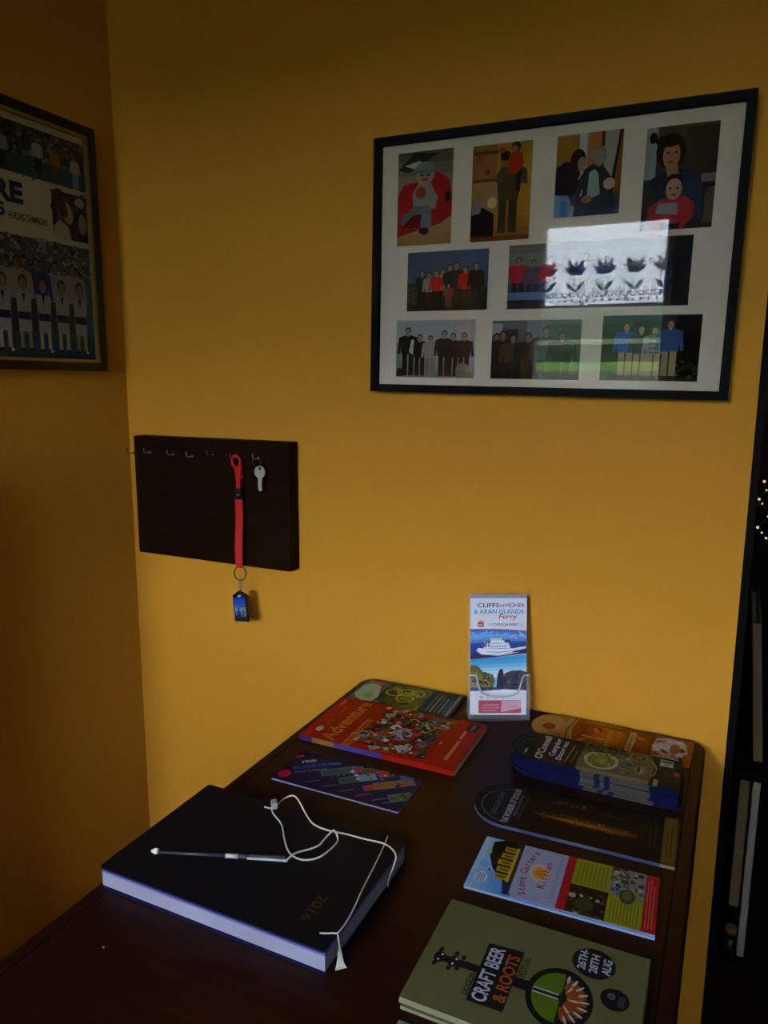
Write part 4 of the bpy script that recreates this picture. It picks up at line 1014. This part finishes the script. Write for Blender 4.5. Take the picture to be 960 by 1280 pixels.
link('strand', bm, M['cord'], cord)
bm = bmesh.new(); box(bm, (-.0065, -.0042, -.0042), (.0065, .0042, .0042), .0018, 3); o = link('toggle', bm, M['toggle'], cord, (.7195-cx_, -.5135-cy_, .0056)); o.rotation_euler = (0, 0, -.9)
rib = thing('ribbon_marker', 'thin pale ribbon tied along the diary end with frayed tassel', 'ribbon', (.90, -.63, TZ+DT))
def sh2(P): return smooth_path([(x-.90, y+.63, z-TZ-DT) for x, y, z in P], 6)
bm = bmesh.new()
tube(bm, sh2(zz_([(.880, -.5045, .0275), (.8835, -.520), (.8885, -.548), (.8965, -.603), (.9025, -.638), (.9050, -.659, .0283), (.9045, -.675, .0285), (.9005, -.6785, .0292), (.8935, -.6805), (.8875, -.683)], .0279)), .0009, 6)
link('strand', bm, M['cord'], rib)
for k in range(9):
    bm = bmesh.new(); e = (k-4)*.0008
    tube(bm, sh2(zz_([(.9045, -.676, .0283), (.9075, -.678+e*.2, .020), (.9105+e*.3, -.682+e*.5, .010), (.9125+e*.8, -.685+e*.8, .0025), (.9150+e*1.2, -.688+e*1.2, .0010)])), .00075, 6)
    link('tassel_thread', bm, M['cord'], rib)

px0, py0, px1, py1 = .6455, -.6560, .794, -.600
ang = math.atan2(py1-py0, px1-px0); Lp = math.hypot(px1-px0, py1-py0)
pen = thing('pen', 'slim dark pen with a white tip lying across the navy diary', 'pen', (px0, py0, TZ+DT+.0034), ang)
bm = bmesh.new(); cyl(bm, (-.0035, 0, 0), (.0015, 0, 0), .0012, .0036); cyl(bm, (.0015, 0, 0), (.0055, 0, 0), .0036, .0026); link('cap_tip', bm, M['penwhite'], pen)
bm = bmesh.new(); cyl(bm, (.0055, 0, -.0012), (.092, 0, -.0004), .0015, .0022); link('refill_tube', bm, M['penclear'], pen)
bm = bmesh.new(); cyl(bm, (.0865, 0, -.0006), (.102, 0, -.0004), .0027, .0027); link('metal_band', bm, M['steel'], pen)
bm = bmesh.new(); cyl(bm, (.102, 0, -.0006), (.116, 0, -.0002), .0026, .0032); cyl(bm, (.116, 0, -.0002), (Lp-.004, 0, 0), .0032, .0034); cyl(bm, (Lp-.004, 0, 0), (Lp, 0, 0), .0034, .0018); link('barrel', bm, M['penclear'], pen)
bm = bmesh.new(); box(bm, (.113, -.0036, -.0014), (Lp+.002, -.0028, .0012)); link('clip', bm, M['steel'], pen)

bm = bmesh.new(); bmesh.ops.create_icosphere(bm, subdivisions=1, radius=.0016)
rr = random.Random(4)
for v in bm.verts: v.co *= rr.uniform(.6, 1.1); v.co.z *= .6
tag(link('crumb', bm, M['cord'], None, (.680, -.770, TZ+.0009)), 'tiny pale crumb on the bare table left of the diary', 'crumb')

# ================================================================== THE DARK ROOM BEYOND THE DOORWAY
bx0, bx1, by0, by1 = 1.268, 2.05, .24, .70
bk = thing('bookcase', 'dark open bookcase half hidden in the doorway at far right', 'bookcase', ((bx0+bx1)/2, (by0+by1)/2, 0))
w, d = (bx1-bx0)/2, (by1-by0)/2
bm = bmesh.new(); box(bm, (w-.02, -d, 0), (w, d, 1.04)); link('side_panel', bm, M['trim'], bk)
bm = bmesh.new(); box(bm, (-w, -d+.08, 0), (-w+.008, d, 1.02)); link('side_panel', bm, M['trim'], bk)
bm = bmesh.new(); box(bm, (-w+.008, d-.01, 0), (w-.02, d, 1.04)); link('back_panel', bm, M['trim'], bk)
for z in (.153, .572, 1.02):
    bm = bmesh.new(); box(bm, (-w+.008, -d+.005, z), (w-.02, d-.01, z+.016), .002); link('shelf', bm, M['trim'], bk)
# tan album with a dark foot and a thin white one beside it on the lower shelf
ab = thing('album', 'tan album with a dark foot standing beside the white album in the bookcase', 'album', (1.2985, .30, .169))
bm = bmesh.new(); box(bm, (-.0100, .012, 0), (-.0080, .30, .388)); box(bm, (.0080, .012, 0), (.0100, .30, .388)); box(bm, (-.0100, 0, .092), (.0100, .012, .388), .002); link('cover', bm, M['cream'], ab)
bm = bmesh.new(); box(bm, (-.0100, 0, 0), (.0100, .012, .092), .002); link('foot_band', bm, M['trim'], ab)
bm = bmesh.new(); box(bm, (-.0079, .0122, .004), (.0079, .295, .383)); link('page_block', bm, M['paper'], ab)
wa = thing('album', 'thin white album edge-on at right of the tan album in the bookcase', 'album', (1.3175, .275, .169))
bm = bmesh.new(); box(bm, (-.0068, .010, 0), (-.0050, .30, .400)); box(bm, (.0050, .010, 0), (.0068, .30, .400)); box(bm, (-.0068, 0, 0), (.0068, .010, .400), .002); link('cover', bm, M['paper'], wa)
bm = bmesh.new(); box(bm, (-.0049, .0102, .004), (.0049, .295, .395)); link('page_block', bm, M['cream'], wa)
# tan folder leaning on the upper shelf
fo = thing('folder', 'tall tan folder leaning edge-on on the upper bookcase shelf', 'folder', (1.3165, .30, .5885)); fo.rotation_euler = (0, -.088, 0)
bm = bmesh.new(); box(bm, (-.0085, .006, 0), (-.0065, .28, .285)); box(bm, (.0065, .006, 0), (.0085, .28, .285)); box(bm, (-.0085, 0, 0), (.0085, .006, .285), .002); link('cover', bm, M['cream'], fo)
bm = bmesh.new(); box(bm, (-.0064, .008, .003), (.0064, .275, .278)); link('sheets', bm, M['paper'], fo)
# little jar in front of the albums
ja = thing('jar', 'small dark jar with a tan lid before the tan album in the bookcase', 'jar', (1.2965, .268, .169))
bm = bmesh.new(); cyl(bm, (0, 0, 0), (0, 0, .046), .0105, .0125, 20); cyl(bm, (0, 0, .046), (0, 0, .056), .0125, .009, 20); link('jar_body', bm, M['black'], ja)
bm = bmesh.new(); cyl(bm, (0, 0, .0561), (0, 0, .068), .0105, .0105, 20); link('lid', bm, M['tan'], ja)
# string of gold beads hanging above, bright glints put in as glow
gd = thing('bead_string', 'string of tiny gold beads with glowing glints in the dark doorway at far right', 'bead string', (1.285, .30, 1.037))
M['glow'] = mat('glint_bead', 'ffe2a8', .3)
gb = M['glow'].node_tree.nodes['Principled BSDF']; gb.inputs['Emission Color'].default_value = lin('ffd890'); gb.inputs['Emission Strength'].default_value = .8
rr = random.Random(8)
gp = [(.004, 0, .135), (-.004, .002, .112), (.001, 0, .096), (-.010, .001, .078), (-.004, .0, .070), (.008, .002, .046), (-.008, .0, .024), (.0, .002, .014), (.008, 0, .0045)]
bm = bmesh.new()
tube(bm, smooth_path(gp, 4), .0006, 5); tube(bm, smooth_path([(x*.3+.03, y+.004, z) for x, y, z in gp], 4), .0006, 5)
link('wire', bm, M['brass'], gd)
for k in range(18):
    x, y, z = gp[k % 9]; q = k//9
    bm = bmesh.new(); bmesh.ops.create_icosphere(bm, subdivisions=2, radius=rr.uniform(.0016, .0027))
    link('bead', bm, M['glow'], gd, (x+q*.022+(rr.uniform(-.003, .003) if q else 0), y, max(.004, z+(rr.uniform(-.008, .008) if q else 0))), smooth=True)

# ================================================================== WINDOW DRESSING AND GARDEN (mirrored in the picture glass)
NX0, NX1, NZ0, NZ1 = .292, .886, 1.675, 2.125
nc = thing('net_curtain', 'white net curtain with flower border, mirrored in the collage frame glass', 'curtain', ((NX0+NX1)/2, RYF-.035, NZ0))
wv = lambda x: .006*math.sin(x*70)+.003*math.sin(x*173+1)
bm = bmesh.new(); n = 90; hwN = (NX1-NX0)/2
cols_ = []
for i in range(n+1):
    x = -hwN+2*hwN*i/n; sc = .012*abs(math.sin(x*PI/.037))
    cols_.append([bm.verts.new((x, wv(x), sc)), bm.verts.new((x, wv(x), NZ1-NZ0))])
for A, B in zip(cols_, cols_[1:]): bm.faces.new((A[0], B[0], B[1], A[1])).smooth = True
link('net', bm, M['net'], nc)
def petal(bm, cx, cz, L, w_, ang):
    P = []
    for i in range(14):
        t = 2*PI*i/14; u = L/2+L/2*math.cos(t); v = w_*math.sin(t)*(1-.35*math.cos(t))
        P.append((cx+u*math.sin(ang)+v*math.cos(ang), cz+u*math.cos(ang)-v*math.sin(ang)))
    bm.faces.new([bm.verts.new((x, wv(x)+.004, z)) for x, z in P])
for k in range(5):
    bm = bmesh.new(); cx = -hwN+.025+k*.137
    for a0, L, w_ in ((-.80, .060, .0105), (-.36, .080, .0140), (.04, .066, .0120), (.44, .082, .0140), (.88, .058, .0105)): petal(bm, cx+.012*math.sin(a0), .166, L, w_, a0)
    petal(bm, cx-.002, .088, .074, .0025, 0); petal(bm, cx-.003, .092, .058, .0085, -.75); petal(bm, cx+.003, .088, .066, .0095, .7)
    link('lace_flower', bm, M['lace'], nc)
bm = bmesh.new()
tube(bm, [(x, .006+wv(x), .082) for x in [-hwN+2*hwN*i/60 for i in range(61)]], .0015, 5)
for k in range(17):
    cx = -hwN+.017+k*.035
    tube(bm, [(cx+.0145*math.cos(t), .006+wv(cx), .080+.019*math.sin(t)) for t in [PI+PI*i/9 for i in range(10)]], .0032, 6)
    box(bm, (cx-.006, .003+wv(cx), .040), (cx+.006, .006+wv(cx), .052))
link('lace_edging', bm, M['lace'], nc)

bm = bmesh.new(); box(bm, (-12, -30, -.25), (14, RYF-.35, -.15)); tag(link('ground', bm, M['soil']), kind='structure')
bm = bmesh.new()
box(bm, (-6, -8.4, -.15), (8, -8.0, 1.47)); tag(link('garden_wall', bm, M['stone']), kind='structure')
bm = bmesh.new()
prism(bm, [(-8.42, 0), (-8.42, 1.47), (-11.0, 1.66), (-14, 1.7), (-14, 0)], -6, 8, lambda u, v, z: (z, u, v)); tag(link('grass_bank', bm, M['grass']), 'green grass bank above the stone wall, mirrored in the frame glass', 'grass', kind='stuff')
bm = bmesh.new(); rr = random.Random(12)
box(bm, (-6, -13.2, 1.705), (8, -12.4, 2.68))
for k in range(700):
    p = Vector((rr.uniform(-6, 8), -12.4+rr.uniform(-.05, .2), rr.uniform(1.85, 2.70)))
    r = rr.uniform(.06, .14); t = [Vector((rr.uniform(-1, 1), rr.uniform(-.4, .4), rr.uniform(-1, 1)))*r for _ in range(3)]
    bm.faces.new([bm.verts.new(p+q) for q in t])
tag(link('hedge', bm, M['hedge']), 'dark clipped hedge along the grass bank, mirrored in the frame glass', 'hedge')
bm = bmesh.new(); rr = random.Random(13)
box(bm, (-6, -7.9, -.15), (8, -7.5, .98))  # unseen hedge block added to cut light bounced into the room
for k in range(500):
    p = Vector((rr.uniform(-6, 8), -7.5+rr.uniform(-.05, .15), rr.uniform(-.05, 1.02))); r = rr.uniform(.05, .1)
    t = [Vector((rr.uniform(-1, 1), rr.uniform(-.4, .4), rr.uniform(-1, 1)))*r for _ in range(3)]
    bm.faces.new([bm.verts.new(p+q) for q in t])
tag(link('dimming_hedge', bm, M['hedge']), 'unseen low hedge added to dim the bounce from the garden wall', 'hedge')
rl = thing('rail_fence', 'white single rail fence before the dark hedge, mirrored in the frame glass', 'fence', (0, -10.5, 1.6))
bm = bmesh.new(); box(bm, (-5, -.03, .31), (7, .03, .38)); link('rail', bm, M['rail'], rl)
for k in range(5):
    bm = bmesh.new(); box(bm, (-5+k*2.95, -.04, .02), (-4.92+k*2.95, .03, .31)); link('post', bm, M['rail'], rl)

# ================================================================== LIGHT
w = bpy.data.worlds.new('overcast_sky'); SC.world = w; w.use_nodes = True
nt = w.node_tree; bg = nt.nodes['Background']
# overcast sky: brighter overhead than at the horizon
bg.inputs['Color'].default_value = (.78, .88, 1.0, 1)
tcw = nt.nodes.new('ShaderNodeTexCoord'); sx_ = nt.nodes.new('ShaderNodeSeparateXYZ'); mr = nt.nodes.new('ShaderNodeMapRange')
mr.inputs['From Min'].default_value = .10; mr.inputs['From Max'].default_value = .5
mr.inputs['To Min'].default_value = 41; mr.inputs['To Max'].default_value = 54
nt.links.new(tcw.outputs['Generated'], sx_.inputs[0]); nt.links.new(sx_.outputs['Z'], mr.inputs['Value']); nt.links.new(mr.outputs[0], bg.inputs['Strength'])
for X0, X1 in ((WX0, WX1), (VX0, VX1)):
    ld = bpy.data.lights.new('window_portal', 'AREA'); ld.shape = 'RECTANGLE'; ld.size = X1-X0; ld.size_y = WZ1-WZ0
    ld.cycles.is_portal = True
    lo = bpy.data.objects.new('window_portal', ld); COL.objects.link(lo)
    lo.location = ((X0+X1)/2, RYF-.19, (WZ0+WZ1)/2); lo.rotation_euler = (PI/2, 0, PI)   # emits towards +y (into the room)

# ================================================================== CAMERA
cam = bpy.data.cameras.new('camera'); co = bpy.data.objects.new('camera', cam); COL.objects.link(co); SC.camera = co
yaw, pitch, rl_, f_ = -.4441, -.1730, .0062, 930.2169
F = Vector((math.sin(yaw)*math.cos(pitch), math.cos(yaw)*math.cos(pitch), math.sin(pitch)))
r_ = Vector((math.cos(yaw), -math.sin(yaw), 0)); u0 = r_.cross(F)
Rv = r_*math.cos(rl_)+u0*math.sin(rl_); Uv = -r_*math.sin(rl_)+u0*math.cos(rl_)
co.matrix_world = Matrix(((Rv.x, Uv.x, -F.x, 1.2323), (Rv.y, Uv.y, -F.y, -1.2614), (Rv.z, Uv.z, -F.z, .5792+TZ), (0, 0, 0, 1)))
cam.sensor_fit = 'VERTICAL'; cam.sensor_height = 36; cam.lens = f_/1280*36; cam.clip_start = .02

vs = SC.view_settings
SC.display_settings.display_device = 'sRGB'
vs.view_transform = 'Standard'; vs.look = 'None'; vs.gamma = 1; vs.use_curve_mapping = False
vs.exposure = 0.0
SC.cycles.use_denoising = True
SC.cycles.max_bounces = 10; SC.cycles.transparent_max_bounces = 16; SC.cycles.diffuse_bounces = 6
SC.cycles.caustics_reflective = False; SC.cycles.caustics_refractive = False
SC.cycles.sample_clamp_indirect = 4
